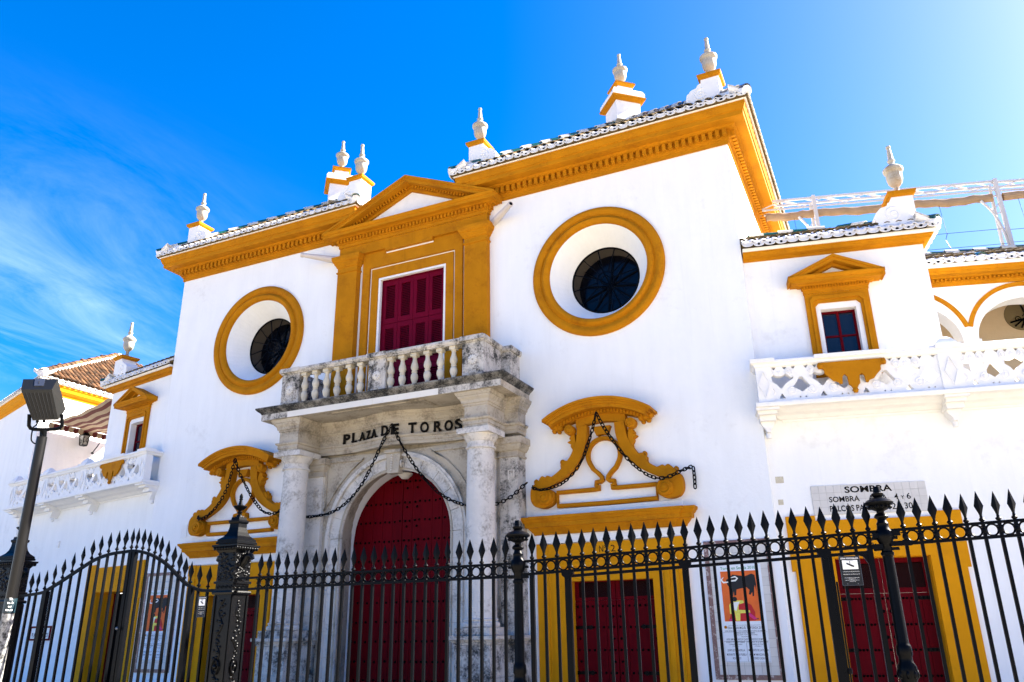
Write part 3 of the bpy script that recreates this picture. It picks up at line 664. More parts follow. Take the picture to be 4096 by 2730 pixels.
# ---- side doors with broken-scroll hoods
def spiral(cx, cz, r, turns, sg=1, a0=0, n=30, y=0):
    return [(cx+sg*r*(1-.92*i/n)*math.cos(a0+turns*2*math.pi*i/n), y, cz+r*(1-.92*i/n)*math.sin(a0+turns*2*math.pi*i/n)) for i in range(n+1)]
def lump(m, x, y, z, r, sx=1, sy=1, sz=1):
    m.lathe([(0, -r*sz), (r*.7, -r*.7*sz), (r, 0), (r*.7, r*.7*sz), (0, r*sz)], x, y, z, 8, sx=sx, sy=sy); return m
for s in (-1, 1):
    X = s*NX
    def fr(hw0, t0, hw1, t1, y, nm, par, mm=OCHRE2):
        return MB().plate(rect(X-hw0, X+hw0, 0, t0), [rect(X-hw1, X+hw1, .001, t1)], y, 0).build(nm, mm, par)
    SD = fr(1.26, 2.95, 1.12, 2.74, -.06, 'side_door', PAV)  # frames take the brighter ochre to paint in bounce light missing low down
    fr(1.12, 2.739, 1.05, 2.69, -.085, 'door_moulding', SD); fr(1.05, 2.689, .98, 2.64, -.065, 'door_moulding', SD); fr(.98, 2.639, .90, 2.58, -.082, 'door_moulding', SD); fr(.90, 2.579, .70, 2.365, -.05, 'door_architrave', SD)
    MB().plate(rect(X-.7195, X+.7195, 0, 2.3695), [rect(X-.70, X+.70, .002, 2.35)], -.0495, .19).build('door_reveal', OCHRE2, SD)
    for e in (-1, 1): MB().box(X+e*1.16-.10, X+e*1.16+.10, -.075, -.06, 2.75, 2.965).build('door_ear', OCHRE2, SD)
    MB().box(X-1.27, X+1.27, -.045, 0, 2.967, 3.108).build('white_band', WHITE2, SD)
    MB().box(X-1.27, X+1.27, -.065, 0, 3.402, 3.52).build('white_plinth', WHITE2, SD)
    cpth = [(X-1.30, 0), (X-1.30, -.05), (X-1.12, -.05), (X-1.12, -.09), (X+1.12, -.09), (X+1.12, -.05), (X+1.30, -.05), (X+1.30, 0)]
    MB().sweep(cpth, [(-.04, 3.11), (.0, 3.11), (.01, 3.14), (.03, 3.16), (.075, 3.215), (.08, 3.225), (.12, 3.23), (.125, 3.30), (.14, 3.305), (.165, 3.345), (.185, 3.36), (.19, 3.40), (-.04, 3.40)]).build('door_cornice', OCHRE, SD)
    if s > 0: text('Nº', BLACK, SD, X-.10, 2.785, .105, -.0605, .11, name='number'); text('2', BLACK, SD, X+.08, 2.785, .105, -.0605, .075, name='number')
    # leaves
    for e in (-1, 1):
        a, b = sorted((X+e*.005, X+e*.70))
        lf = MB().box(a, b, .20, .24, .03, 2.05).build('door_leaf', RED, SD)
        MB().plate(rect(a, b, 2.052, 2.364), [rect(a+.07, b-.07, 2.10, 2.335)], .19, .24).build('transom', RED, SD)
        for k in range(18): MB().box(a+.07, b-.07, .205, .222, 2.102+.0128*k, 2.1085+.0128*k).build('transom_slat', DARKRED, SD)
        MB().box(a+.07, b-.07, .232, .24, 2.10, 2.335).build('transom_back', DARK, SD)
        for k in range(4):
            w_ = (b-a)/4; MB().box(a+w_*k+.004, a+w_*(k+1)-.004, .186, .2, .04, 2.045).build('door_plank', RED, SD)
            for z in (1.96, 1.64, 1.30, .965, .62):
                for q in (.25, .75): place('stud', STUD, SD, (a+w_*(k+q), .186, z), None, (.85, 1, .85))
        for z in (1.80, 1.47, 1.13):
            for q in (.06, .63): place('stud', STUD, SD, (X+e*q, .186, z), None, (.85, 1, .85))
        for z in (1.64, .965):
            h0, h1 = sorted((X+e*.70, X+e*.44)); MB().box(h0, h1, .172, .184, z-.025, z+.025).lathe([(0, -.012), (.035, -.012), (.035, .012), (0, .012)], X+e*.44, .178, z, 10, 'y').build('strap_hinge', IRON, SD)
    # hood
    ax = X+.01*s
    inner = [(.245, 4.88), (.255, 4.69), (.305, 4.50), (.395, 4.32), (.515, 4.16), (.69, 4.03), (.90, 3.92), (1.02, 3.87)]
    outer = [(.42, 4.88), (.43, 4.75), (.455, 4.60), (.54, 4.42), (.645, 4.28), (.79, 4.14), (1.00, 4.02), (1.20, 3.975), (1.29, 3.90), (1.315, 3.80), (1.305, 3.67), (1.23, 3.575), (1.10, 3.55), (.99, 3.57), (.91, 3.63), (.88, 3.72), (.90, 3.80), (.96, 3.85)]
    inner = [tuple(p) for p in catmull([Vector((a, b, 0)) for a, b in inner], 3)]; inner = [(p[0], p[1]) for p in inner]
    outer_ = [(p[0], p[1]) for p in [tuple(q) for q in catmull([Vector((a, b, 0)) for a, b in outer], 3)]]
    arcs = lambda R, zt, hw, n=20: [(hw*(2*i/(n-1)-1), zt-R+math.sqrt(R*R-(hw*(2*i/(n-1)-1))**2)) for i in range(n)]
    def arcband(zt, zl, hw, y0, y1, m, R=1.75):
        t_ = arcs(R, zt, hw); b_ = arcs(R-(zt-zl), zl, hw); return m.prism([(ax+a, b) for a, b in t_]+[(ax+a, b) for a, b in reversed(b_)], y0, y1)
    HD = arcband(5.11, 4.92, .44, -.15, 0, MB()).build('door_hood', OCHRE, PAV)
    for nm, zt, zl, hw, y0 in (('hood_cornice', 5.287, 5.245, .955, -.44), ('hood_cornice', 5.244, 5.215, .93, -.415), ('hood_cornice', 5.214, 5.175, .90, -.39), ('hood_cornice', 5.174, 5.115, .86, -.365)):
        arcband(zt, zl, hw, y0, 0, MB()).build(nm, OCHRE, HD, 30)
    arcband(5.113, 5.05, .80, -.20, 0, MB()).build('hood_frieze', OCHRE, HD, 30)
    for i in range(27):
        x = -.74+1.48*i/26; z = 5.085-1.7+math.sqrt(1.7**2-x*x)
        MB().box(ax+x-.016, ax+x+.016, -.235, -.2005, z-.03, z+.025).build('hood_dentil', OCHRE, HD)
    for e in (-1, 1):
        m = MB().prism([(ax+e*a, b) for a, b in inner]+[(ax+e*a, b) for a, b in reversed(outer_)], -.165, 0); m.build('scroll_bracket', OCHRE, HD, 30)
        v = MB().lathe([(.001, -.275), (.032, -.27), (.036, -.235), (.12, -.225), (.128, -.215), (.13, -.1)], ax+e*1.035, 0, 3.715, 24, 'y'); v.build('lower_volute', OCHRE, HD, 40)
        MB().tube(spiral(ax+e*1.035, 3.715, .118, 1.7, e, 2.2, 30, -.232), .019, 6).build('volute_spiral', OCHRE, HD, 60)
        MB().lathe([(.001, -.27), (.03, -.265), (.034, -.25), (.085, -.238), (.09, -.1)], ax+e*.545, 0, 4.82, 20, 'y').build('upper_volute', OCHRE, HD, 40)
        MB().tube(spiral(ax+e*.545, 4.82, .08, 1.5, e, 2.2, 24, -.242), .014, 6).build('volute_spiral', OCHRE, HD, 60)
        def leaf(pts, amp, k, mm):
            P = [Vector((q[0], q[1])) for q in pts]; C_ = catmull([Vector((p.x, p.y, 0)) for p in P], 10); n_ = len(C_); inn, out_ = [], []
            for ii in range(n_):
                a_, b_ = C_[max(0, ii-1)], C_[min(n_-1, ii+1)]; t_ = (b_-a_).normalized(); nn = Vector((-t_.y, t_.x, 0)); nn = nn if nn.x+nn.y*.6 > 0 else -nn
                f_ = ii/(n_-1); am = amp*math.sin(math.pi*min(1, f_*1.05+.03))*(.55+.45*abs(math.sin(k*math.pi*f_)))
                inn.append((ax+e*(C_[ii].x-.015), C_[ii].y-.01)); out_.append((ax+e*(C_[ii].x+nn.x*am), C_[ii].y+nn.y*am))
            mm.prism(inn+out_[::-1], -.145, 0)
        m = MB()
        leaf([(.50, 4.78), (.48, 4.66), (.49, 4.56), (.53, 4.46)], .13, 3, m); leaf([(.62, 4.31), (.69, 4.24), (.76, 4.17)], .075, 2, m); leaf([(.92, 4.06), (1.03, 4.02), (1.15, 3.99), (1.25, 3.94)], .085, 3, m)
        m.tube(spiral(ax+e*.715, 4.30, .042, 1.1, e, -1.5, 14, -.11), [.022]*8+[.016]*7, 6).tube(spiral(ax+e*1.21, 4.005, .045, 1.1, e, -2.0, 14, -.11), [.024]*8+[.018]*7, 6)
        for (lx_, lz, r) in ((.72, 4.89, .06), (.80, 4.90, .07), (.87, 4.93, .06), (.84, 4.84, .045), (.75, 4.82, .04)): lump(m, ax+e*lx_, -.14, lz, r, 1, 1.6, 1)
        m.build('carved_leaf', OCHRE, HD, 60)
    rp = [(0, 4.65)]+[(.285*math.sin(a), 4.365+.285*math.cos(a)) for a in [i*.2 for i in range(1, 11)]]+[(.20, 4.14), (.12, 4.07), (.06, 4.0), (.045, 3.945), (.075, 3.925), (.155, 3.92), (.160, 3.86), (.12, 3.845), (.115, 3.805), (.20, 3.80), (.86, 3.80), (.86, 3.575), (0, 3.565)]
    for e in (-1, 1): MB().ribbon([(ax+e*a, b) for a, b in rp], .034, -.075, 0).ribbon([(ax+e*a, b) for a, b in rp], .017, -.095, -.074).build('oval_frame', OCHRE, HD)
    MB().prism([(ax-.155, 4.845), (ax+.155, 4.845), (ax+.12, 4.76), (ax+.09, 4.69), (ax+.03, 4.71), (ax-.03, 4.71), (ax-.09, 4.69), (ax-.12, 4.76)], -.13, 0).build('hood_pendant', OCHRE, HD)

# ---- small fixtures on the pavilion wall
MB().box(-5.62, -5.46, -.012, 0, 3.55, 3.83).build('wall_hatch', WHITE2, PAV)

# ================================================================== CHAINS
def link_mesh(L=.084, W=.050, r=.0102):
    pts = []
    for i in range(16):
        a = 2*math.pi*i/16; c, s_ = math.cos(a), math.sin(a)
        pts.append(((L/2-W/2)*(1 if c > 0 else -1)*(1 if abs(c) > .01 else 0)+W/2*c, W/2*s_, 0))
    return MB().tube(pts, r, 6, True).mesh('link', CHAIN, 60)
LINK = link_mesh()
def chain(label, runs):
    t = thing('iron_chain', label, 'chain', tuple(runs[0][0]), 0, 'black chains hung in swags across the portal and side doors')
    base = Vector(runs[0][0]); k = 0
    for pts in runs:
        P = catmull(pts, 10); acc = 0; step = .068; d = 0; i = 0
        cum = [0]
        for a, b in zip(P, P[1:]): cum.append(cum[-1]+(b-a).length)
        s_ = step/2
        while s_ < cum[-1]:
            while cum[i+1] < s_: i += 1
            f = (s_-cum[i])/max(1e-6, cum[i+1]-cum[i]); p = P[i].lerp(P[i+1], f); dr = (P[i+1]-P[i]).normalized()
            u = Vector((0, -1, 0)); u = (u-dr*u.dot(dr)).normalized(); v = dr.cross(u)
            ang = (math.pi/2 if k % 2 else 0)+random.uniform(-.5, .5)+.5
            yv = u*math.cos(ang)+v*math.sin(ang); zv = dr.cross(yv)
            place('link', LINK, t, p-base, Matrix((dr, yv, zv)).transposed().to_euler()); k += 1; s_ += step
    return t
def V3(*a): return [Vector(p) for p in a]
yc_ = -.46
def swag(s, X):   # hood swag, outer side is +e
    f = lambda a, b, y=-.31: Vector((X+a, y, b))
    return f
top = Vector((3.99, yc_, 5.0))
chR = chain('black chain looped from the right door hood, its loose end hanging at the far right', [
    V3(top, (3.90, -.42, 4.74), (3.79, -.36, 4.52), (3.66, -.32, 4.27), (3.50, -.31, 4.07), (3.30, -.31, 3.92), (3.08, -.31, 3.85), (2.90, -.31, 3.83), (2.75, -.28, 3.87), (2.65, -.05, 3.95)),
    V3(top, (4.09, -.42, 4.76), (4.22, -.36, 4.52), (4.36, -.32, 4.30), (4.55, -.31, 4.08), (4.74, -.31, 3.92), (4.92, -.31, 3.845), (5.10, -.31, 3.86), (5.28, -.26, 3.94), (5.42, -.06, 4.03)),
    V3((5.43, -.06, 4.02), (5.435, -.06, 3.86), (5.43, -.06, 3.70))])
topL = Vector((-3.86, yc_, 5.0))
chL = chain('black chain looped from the left door hood, its loose end hanging at the far left', [
    V3(topL, (-3.96, -.42, 4.74), (-4.08, -.36, 4.50), (-4.24, -.32, 4.25), (-4.42, -.31, 4.05), (-4.62, -.31, 3.91), (-4.80, -.31, 3.86), (-4.95, -.22, 3.91), (-5.06, -.06, 4.0)),
    V3(topL, (-3.76, -.42, 4.74), (-3.64, -.36, 4.50), (-3.48, -.32, 4.25), (-3.30, -.31, 4.05), (-3.12, -.31, 3.90), (-2.93, -.31, 3.845), (-2.75, -.31, 3.86), (-2.62, -.30, 3.92)),
    V3((-5.07, -.06, 4.0), (-5.075, -.06, 3.86), (-5.07, -.06, 3.73))])
topC = Vector((.07, -.62, 5.23))
chC = chain('black chain hung from the inscription across the stone portal, passing behind both columns', [
    V3(topC, (-.12, -.60, 4.96), (-.36, -.55, 4.58), (-.62, -.50, 4.22), (-.92, -.47, 3.94), (-1.25, -.46, 3.76), (-1.60, -.45, 3.70), (-1.95, -.44, 3.70), (-2.3, -.42, 3.78), (-2.60, -.34, 3.93)),
    V3(topC, (.20, -.60, 4.95), (.44, -.55, 4.55), (.70, -.50, 4.20), (1.02, -.47, 3.90), (1.35, -.46, 3.72), (1.70, -.45, 3.62), (2.02, -.44, 3.62), (2.35, -.42, 3.72), (2.63, -.34, 3.95))])

# ================================================================== ROOF URNS
UPR = [(.0, 0), (.115, 0), (.115, .015), (.085, .03), (.055, .075), (.040, .12), (.045, .135), (.050, .15), (.040, .16), (.045, .17), (.085, .20), (.125, .25), (.142, .31), (.145, .37), (.140, .42), (.146, .43), (.165, .445), (.178, .47), (.180, .505), (.166, .512), (.160, .525), (.125, .555), (.075, .585), (.055, .60), (.050, .63), (.066, .65), (.070, .67), (.058, .69), (.050, .70), (.046, .78), (.036, .88), (.034, .90), (.043, .91), (.045, .93), (.036, .95), (0, .955)]
UM = MB().lathe([(r*.92, z) for r, z in UPR], seg=24).mesh('urn', URN, 40)
def urn(label, x, y, z0, zc_, side, rz=0., k=1., sc_=1.):
    # z0 base on the roof, zc_ underside of the ochre cap; side: where the scroll sits (-1 left, +1 right)
    t = thing('roof_urn', label, 'urn', (x, y, z0), rz, 'ceramic urns on the roof pedestals')
    h = zc_-z0; w = .165
    pl = [(w, 0), (w, h), (-w, h), (-w, h*.90), (-w-.07, h*.86), (-w-.085, h*.79), (-w-.20, h*.74), (-w-.28, h*.62), (-w-.30, h*.46), (-w-.27, h*.30), (-w-.22, 0)]
    MB().prism([(-side*-a if False else a*(1 if side < 0 else -1), b) for a, b in pl], -.19, .19).build('pedestal', WHITE2, t)
    MB().tube(spiral((-.18)*(1 if side < 0 else -1), h*.54, .14, 1.6, (1 if side < 0 else -1), 1.2, 28, -.19), .012, 6).build('pedestal_scroll', WHITE2, t, 60)
    MB().sweep([(-w, .19), (-w, -.19), (w, -.19), (w, .19)], [(-.1, h), (.01, h), (.025, h+.02), (.045, h+.035), (.055, h+.075), (.055, h+.095), (-.1, h+.095)], True).box(-w+.05, w-.05, -.14, .14, h, h+.093).build('pedestal_cap', OCHRE, t)
    place('urn_body', UM, t, (0, 0, h+.096), None, (sc_, sc_, k))
    return t
urn('highest roof urn, on a scroll pedestal at the right corner of the pavilion', 6.40, .10, 10.48, 11.16, -1)
urn('roof urn on scroll pedestal beside the pediment, at the left end of the right roof', 1.53, .10, 10.48, 11.16, 1)
urn('roof urn on scroll pedestal at the far left corner of the pavilion roof', -6.40, .10, 10.48, 11.16, 1)
urn('roof urn on scroll pedestal beside the pediment, at the right end of the left roof', -1.53, .10, 10.48, 11.16, -1)
def apex_urn(label, x):
    t = thing('roof_urn', label, 'urn', (x, 2.5, 12.45), R_(42), 'ceramic urns on the roof pedestals')
    MB().box(-.30, .30, -.30, .30, 0, .50).build('pedestal', WHITE2, t)
    q = lambda w: [(-w, w), (-w, -w), (w, -w), (w, w)]
    MB().sweep(q(.30), [(-.28, .501), (.02, .501), (.06, .525), (.10, .55), (.11, .58), (.11, .60), (-.28, .60)], True).build('lower_cap', OCHRE, t)
    MB().sweep(q(.16), [(-.15, .601), (.23, .601), (.235, .70), (.19, .80), (.07, .84), (.04, .90), (.02, 1.0), (-.15, 1.0)], True).build('stepped_neck', WHITE2, t)
    MB().sweep(q(.16), [(-.15, 1.001), (.02, 1.001), (.05, 1.02), (.085, 1.05), (.09, 1.09), (-.15, 1.09)], True).build('upper_cap', OCHRE, t)
    place('urn_body', UM, t, (0, 0, 1.091), None, (1.08, 1.08, 1.02))
apex_urn('roof urn on stepped pedestal at the peak of the right hipped roof', 4.02)
apex_urn('roof urn on stepped pedestal at the peak of the left hipped roof', -4.02)

# ================================================================== POSTER PANELS
def poster(label, xc_):
    W_, z0, z1 = .98, .90, 2.86; H_ = z1-z0
    t = thing('poster_panel', label, 'poster', (xc_, 0, z0), 0, 'tiled poster panels on the pavilion wall')
    bw = .065
    MB().plate(rect(-W_/2, W_/2, 0, H_), [rect(-W_/2+bw, W_/2-bw, bw, H_-bw)], -.025, 0).build('tile_border', TILEB, t)
    MB().box(-W_/2+bw, W_/2-bw, -.008, 0, bw, H_-bw).build('grout', mat_grout, t)
    nx_, nz = 7, 15; tw, th = (W_-2*bw)/nx_, (H_-2*bw)/nz
    TM = MB().box(-tw/2+.002, tw/2-.002, -.018, -.008, -th/2+.002, th/2-.002).mesh('tile', TILEW)
    for i in range(nx_):
        for j in range(nz): place('tile', TM, t, (-W_/2+bw+tw*(i+.5), random.uniform(-.001, .001), bw+th*(j+.5)))
    ps = MB().box(-.325, .325, -.026, -.020, .235, 1.60).build('poster_sheet', PAPER, t)
    MB().box(-.275, .245, -.030, -.0262, .795, 1.505).build('poster_picture', PORANGE, ps)
    B = [(-.16, 1.40), (-.10, 1.455), (0, 1.44), (.08, 1.425), (.18, 1.46), (.225, 1.44), (.235, 1.30), (.225, 1.20), (.215, 1.30), (.20, 1.26), (.185, 1.14), (.165, 1.14), (.165, 1.20), (.135, 1.16), (.115, 1.17), (.13, 1.23), (.09, 1.27), (-.02, 1.25), (-.06, 1.24), (-.07, 1.16), (-.10, 1.155), (-.10, 1.22), (-.125, 1.13), (-.14, 1.14), (-.15, 1.26), (-.19, 1.32), (-.20, 1.38)]
    MB().prism(B, -.032, -.0301).build('poster_bull', PBLACK, ps)
    MB().ribbon([(-.17, 1.35), (-.24, 1.345), (-.27, 1.385), (-.235, 1.42)], [.008, .012, .012, .004], -.034, -.0322).ribbon([(-.13, 1.365), (-.06, 1.37), (-.03, 1.40), (-.06, 1.425), (-.13, 1.41)], [.010, .012, .012, .010, .004], -.034, -.0322).build('poster_horns', PWHT, ps)
    MB().prism([(-.21, .80), (.17, .80), (.175, .92), (.13, 1.02), (.06, 1.055), (-.06, 1.05), (-.16, .95)], -.0320, -.0301).build('poster_cape', PRED, ps)
    MB().prism([(-.19, .90), (-.19, 1.02), (-.14, 1.09), (.02, 1.085), (.03, 1.05), (-.05, 1.03), (-.06, .955), (.10, .945), (.105, .91), (-.04, .905), (-.05, .80), (-.11, .80), (-.12, .93), (-.16, .94), (-.165, .90)], -.0340, -.0321).build('poster_figure', PYEL, ps)
    MB().prism([(-.15, .97), (-.13, 1.06), (-.03, 1.07), (-.07, 1.0), (-.09, .94)], -.0352, -.0341).build('poster_jacket', PWHT, ps)
    MB().prism([(.09, .925), (.11, .90), (.20, .825), (.15, .815), (.08, .87)], -.0340, -.0321).prism([(-.20, .80), (-.21, .825), (-.15, .835), (-.14, .81)], -.0338, -.0321).build('poster_stocking', PPINK, ps)
    MB().prism(circle(-.10, 1.105, .035, 12), -.0352, -.0341).prism([(.18, .83), (.21, .835), (.22, .82), (.17, .815)], -.0338, -.0321).build('poster_hat', PBLACK, ps)
    y = -.0262
    text('Toros en Sevilla 2018', PGREEN, ps, -.01, 1.53, .042, y, .52, extrude=0, bold=.01)
    MB().prism(circle(-.275, .715, .022, 12), -.028, -.0261).prism(circle(.27, .715, .014, 12), -.028, -.0261).build('poster_seal', OCHRE, ps)
    for s_, z, h, wd, x in (('PLAZA DE TOROS DE LA REAL MAESTRANZA DE CABALLERIA DE SEVILLA', .735, .010, .46, 0), ('FERIA DE SAN MIGUEL TEMPORADA 2018', .688, .035, .50, 0), ('UNA NOVILLADA Y DOS CORRIDAS DE TOROS DE ABONO', .652, .020, .58, 0), ('VIERNES 28 DE SEPTIEMBRE', .625, .016, .28, 0), ('NOVILLADA CON PICADORES', .602, .015, .34, 0), ('TALAVANTE', .575, .016, .13, 0), ('ANGEL JIMENEZ - JUAN SILVA "JUANITO" - FRANCISCO DE MANUEL', .535, .026, .56, 0),
                           ('SABADO 29 DE SEPTIEMBRE', .500, .018, .27, -.155), ('CORRIDA DE TOROS', .470, .017, .19, -.155), ('6 TOROS 6', .445, .015, .09, -.155), ('JUAN JOSE PADILLA', .385, .030, .25, -.155), ('MORANTE DE LA PUEBLA', .325, .030, .28, -.155), ('ROCA REY', .275, .030, .12, -.155),
                           ('DOMINGO 30 de SEPTIEMBRE', .500, .018, .29, .16), ('CORRIDA DE TOROS', .470, .017, .19, .16), ('6 TOROS 6', .445, .015, .09, .16), ('MORANTE DE LA PUEBLA', .385, .030, .28, .16), ('JOSE Mª MANZANARES', .325, .030, .27, .16), ('ALFONSO CADAVAL', .275, .030, .22, .16)):
        text(s_, PINK, ps, x, z, h, y, wd, extrude=0, bold=.006)
    for r in (rect(-.315, .315, .522, .645), rect(-.315, .0, .245, .52), rect(.004, .315, .245, .52)): MB().ribbon(r, .0012, -.0272, -.0261, True).build('poster_rule', PINK, ps)
    return t
mat_grout = mat('grout', (.34, .32, .29), .9)
poster('tiled poster panel on the wall right of the side door numbered two', 5.955)
poster('tiled poster panel seen through the arched gate at the left', -5.97)
# ================================================================== WINGS
PB = .62
def pierced_panel():
    H = .52; up = [(-.21, .36), (-.185, .335), (-.12, .37), (-.10, .40), (-.06, .375), (0, .365), (.05, .38), (.085, .40), (.12, .375), (.17, .335), (.205, .35), (.19, .31), (.13, .28), (.06, .235), (.03, .19), (0, .165), (-.03, .19), (-.06, .235), (-.13, .29)]
    lo = [(-.025, .335), (.025, .335), (.06, .28), (.125, .195), (.135, .165), (.08, .155), (.035, .12), (0, .095), (-.035, .12), (-.08, .155), (-.135, .165), (-.125, .195), (-.06, .28)]
    tr = lambda x, s: [(x, .512), (x+s*.075, .512), (x+s*.035, .465)]
    holes = [up, [(x+PB/2, z) for x, z in lo], [(-.05, .008), (.05, .008), (.008, .085), (-.008, .085)], tr(.045, 1), tr(-.045, -1), tr(PB/2+.06, 1), tr(PB/2-.06, -1), [(PB/2+.03, .008), (PB/2+.06, .008), (PB/2+.04, .035)], [(PB/2-.03, .008), (PB/2-.06, .008), (PB/2-.04, .035)]]
    m = MB().plate(rect(-PB/4, 3*PB/4, 0, H), holes, -.06, .06)
    for x, z, r in ((-.155, .125, .062), (.155, .125, .062), (PB/2+.155, .125, .0615), (-.14, .425, .055), (.14, .425, .055), (PB/2+.17, .425, .0545)):
        if x > 3*PB/4-.03: continue
        m.lathe([(r, -.059), (r, -.070), (r*.86, -.075), (r*.80, -.066), (r*.45, -.066), (r*.40, -.080), (0, -.084)], x, 0, z, 14, 'y', cap=False)
    m.lathe([(.018, 0), (.04, .02), (.05, .06), (.03, .11), (.02, .15)], 0, -.03, .37, 10)
    return m.mesh('balustrade_panel', WHITE2, 30)
PAN = pierced_panel()
def wing(sg, ang, label, length, dies, win, lab_door):
    W = thing('side_wing', label, 'building', (sg*XW, .11, 0), sg*R_(ang))
    fx = lambda a, b: tuple(sorted((sg*a, sg*b)))
    # walls (local y<0 is outwards)
    dz = .10; dhole = rect(*fx(.745, 2.045), .01, 2.55); 
    x0, x1 = fx(0, 2.815); w0, w1 = fx(1.02, 1.70)
    lx0, lx1 = fx(-.0, length)
    ll0, ll1 = fx(0, length if sg < 0 else 16.0)
    MB().plate(rect(ll0, ll1, 0, 4.80), [rect(*fx(.745, 2.045), .01, 2.55)], 0, .55).build('lower_wall', WHITE, W)
    MB().plate(rect(x0, x1, 4.801, 7.50), [rect(w0, w1, 5.30, 6.53)], 0, .40).build('upper_wall', WHITE, W)
    a, b = fx(2.415, 2.815); MB().box(a, b, .401, 2.6, 4.801, 7.50).build('end_wall', WHITE, W)
    MB().box(ll0, ll1, .551, 5.0, 4.62, 4.80).build('terrace_floor', TERRACE, W)
    # cornice + eaves + roof
    cp = [(0, 0), (2.815, 0), (2.815, 2.6)] if sg > 0 else [(-2.815, 2.6), (-2.815, 0), (0, 0)]
    co = MB().sweep(cp, [(0, 7.42), (.02, 7.42), (.03, 7.455), (.06, 7.465), (.11, 7.475), (.125, 7.51), (.15, 7.53), (.15, 7.55), (0, 7.55)]).build('wing_cornice', OCHRE, W)
    MB().sweep(cp, [(0, 7.551), (.17, 7.551), (.19, 7.575), (.19, 7.60), (0, 7.60)]).build('eave_band', LIP, co)
    e = .23; xr = sg*(2.815+e); zz = 7.66
    ev = [(0, -e, zz), (xr, -e, zz), (xr, 2.6, zz), (0, 2.6, zz), (0, 1.15, 8.34), (sg*(2.815-1.15), 1.15, 8.34)]
    ro = MB().add(ev, [(0, 1, 5, 4), (1, 2, 5), (2, 3, 4, 5), (0, 4, 3), (0, 3, 2, 1)]).build('wing_roof', TERRAD, W)
    if sg > 0:
        eave_run(ro, (0, -e-.03), (xr, -e-.03), 7.645); eave_run(ro, (xr+.03, -e), (xr+.03, 2.4), 7.645)
        slope_tiles(ro, (0, -e, zz), (xr, -e, zz), (0, 1.15, 8.34), (2.815-1.15, 1.15, 8.34), COVER, start=.2)
    else:
        eave_run(ro, (xr, -e-.03), (0, -e-.03), 7.645); eave_run(ro, (xr-.03, 2.4), (xr-.03, -e), 7.645)
        slope_tiles(ro, (xr, -e, zz), (0, -e, zz), (-(2.815-1.15), 1.15, 8.34), (0, 1.15, 8.34), COVER, start=.2)
    MB().tube([(0, 1.15, 8.36), (sg*1.66, 1.15, 8.36)], .09, 8).tube([(sg*1.66, 1.15, 8.36), (xr, -e, zz+.02)], .09, 8).build('ridge_mortar', WHITE2, ro, 60)
    caps(ro, (0, 1.15, 8.41), (sg*1.66, 1.15, 8.41), 'gw', .26, 'ridge_tile'); caps(ro, (xr, -e, zz+.06), (sg*1.66, 1.15, 8.41), 'gw', .26)
    # window
    wc = sg*1.376
    R = lambda hw, z0, z1: rect(wc-hw, wc+hw, z0, z1)
    def notched(hw, z0, z1, n=.06): return [(wc-hw, z0), (wc+hw, z0), (wc+hw, z1-n), (wc+hw-n, z1), (wc-hw+n, z1), (wc-hw, z1-n)]
    ws = MB().plate(R(.49, 5.30, 6.72), [notched(.42, 5.31, 6.66)], -.055, 0).build('wing_window', OCHRE, W)
    MB().plate(notched(.42, 5.31, 6.66), [notched(.385, 5.32, 6.60)], -.085, 0).build('window_moulding', OCHRE, ws); MB().plate(notched(.385, 5.32, 6.60), [notched(.345, 5.33, 6.55)], -.05, 0).build('window_moulding', OCHRE, ws)
    MB().plate(notched(.344, 5.335, 6.548, .04), [R(.27, 5.34, 6.445)], -.02, .22).build('white_jamb', WHITE2, ws)
    MB().plate(R(.27, 5.34, 6.445), [R(.235, 5.36, 6.41)], .12, .18).box(wc-.018, wc+.018, .12, .18, 5.36, 6.41).box(wc-.235, wc-.018, .13, .17, 6.0, 6.028).box(wc+.018, wc+.235, .13, .17, 6.0, 6.028).build('sash', RED, ws)
    for a in (-1, 1):
        for z0, z1 in ((5.37, 6.0), (6.028, 6.41)):
            q0, q1 = sorted((wc+a*.018, wc+a*.235)); MB().box(q0, q1, .15, .158, z0, z1).build('pane', GLASSB, ws)
    MB().box(wc-.30, wc+.30, .30, .34, 5.3, 6.5).build('room_dark', DARK, ws)
    pth = [(wc-.49, 0), (wc-.49, -.055), (wc+.49, -.055), (wc+.49, 0)]
    MB().sweep(pth, [(0, 6.721), (.01, 6.721), (.012, 6.79), (.03, 6.795), (.03, 6.835), (.09, 6.84), (.10, 6.85), (.20, 6.852), (.205, 6.90), (.22, 6.905), (.245, 6.945), (.245, 6.965), (0, 6.965)]).build('pediment_cornice', OCHRE, ws)
    DM = MB().box(-.013, .013, -.118, -.084, 6.798, 6.836).mesh('dentil', OCHRE)
    for i in range(23): place('dentil', DM, ws, (wc-.48+.96*i/22, 0, 0))
    m = MB()
    def rk2(h0, h1, w=.735, zb=6.955, za=7.29): return [(wc-w, zb-h0), (wc, za-h0), (wc+w, zb-h0), (wc+w, zb-h1), (wc, za-h1), (wc-w, zb-h1)]
    m.prism(rk2(0, .045), -.30, 0).prism(rk2(.045, .10), -.275, 0).prism(rk2(.10, .15, .62, 7.0), -.15, 0).build('raking_cornice', OCHRE, ws)
    MB().prism([(wc-.6, 6.966), (wc+.6, 6.966), (wc, 7.16)], -.075, 0).build('tympanum', WHITE2, ws)
    # balcony
    bl = length; pb = -.46
    p0, p1 = (-.06, length) if sg > 0 else (-length, .06)
    bp = [(p0, .1), (p0, pb), (p1, pb), (p1, .1)] if True else None
    BA = MB().sweep(bp, [(-.40, 4.77), (.05, 4.77), (.06, 4.79), (.06, 4.835), (.0, 4.85), (-.40, 4.85)]).build('wing_balcony', WHITE2, W)
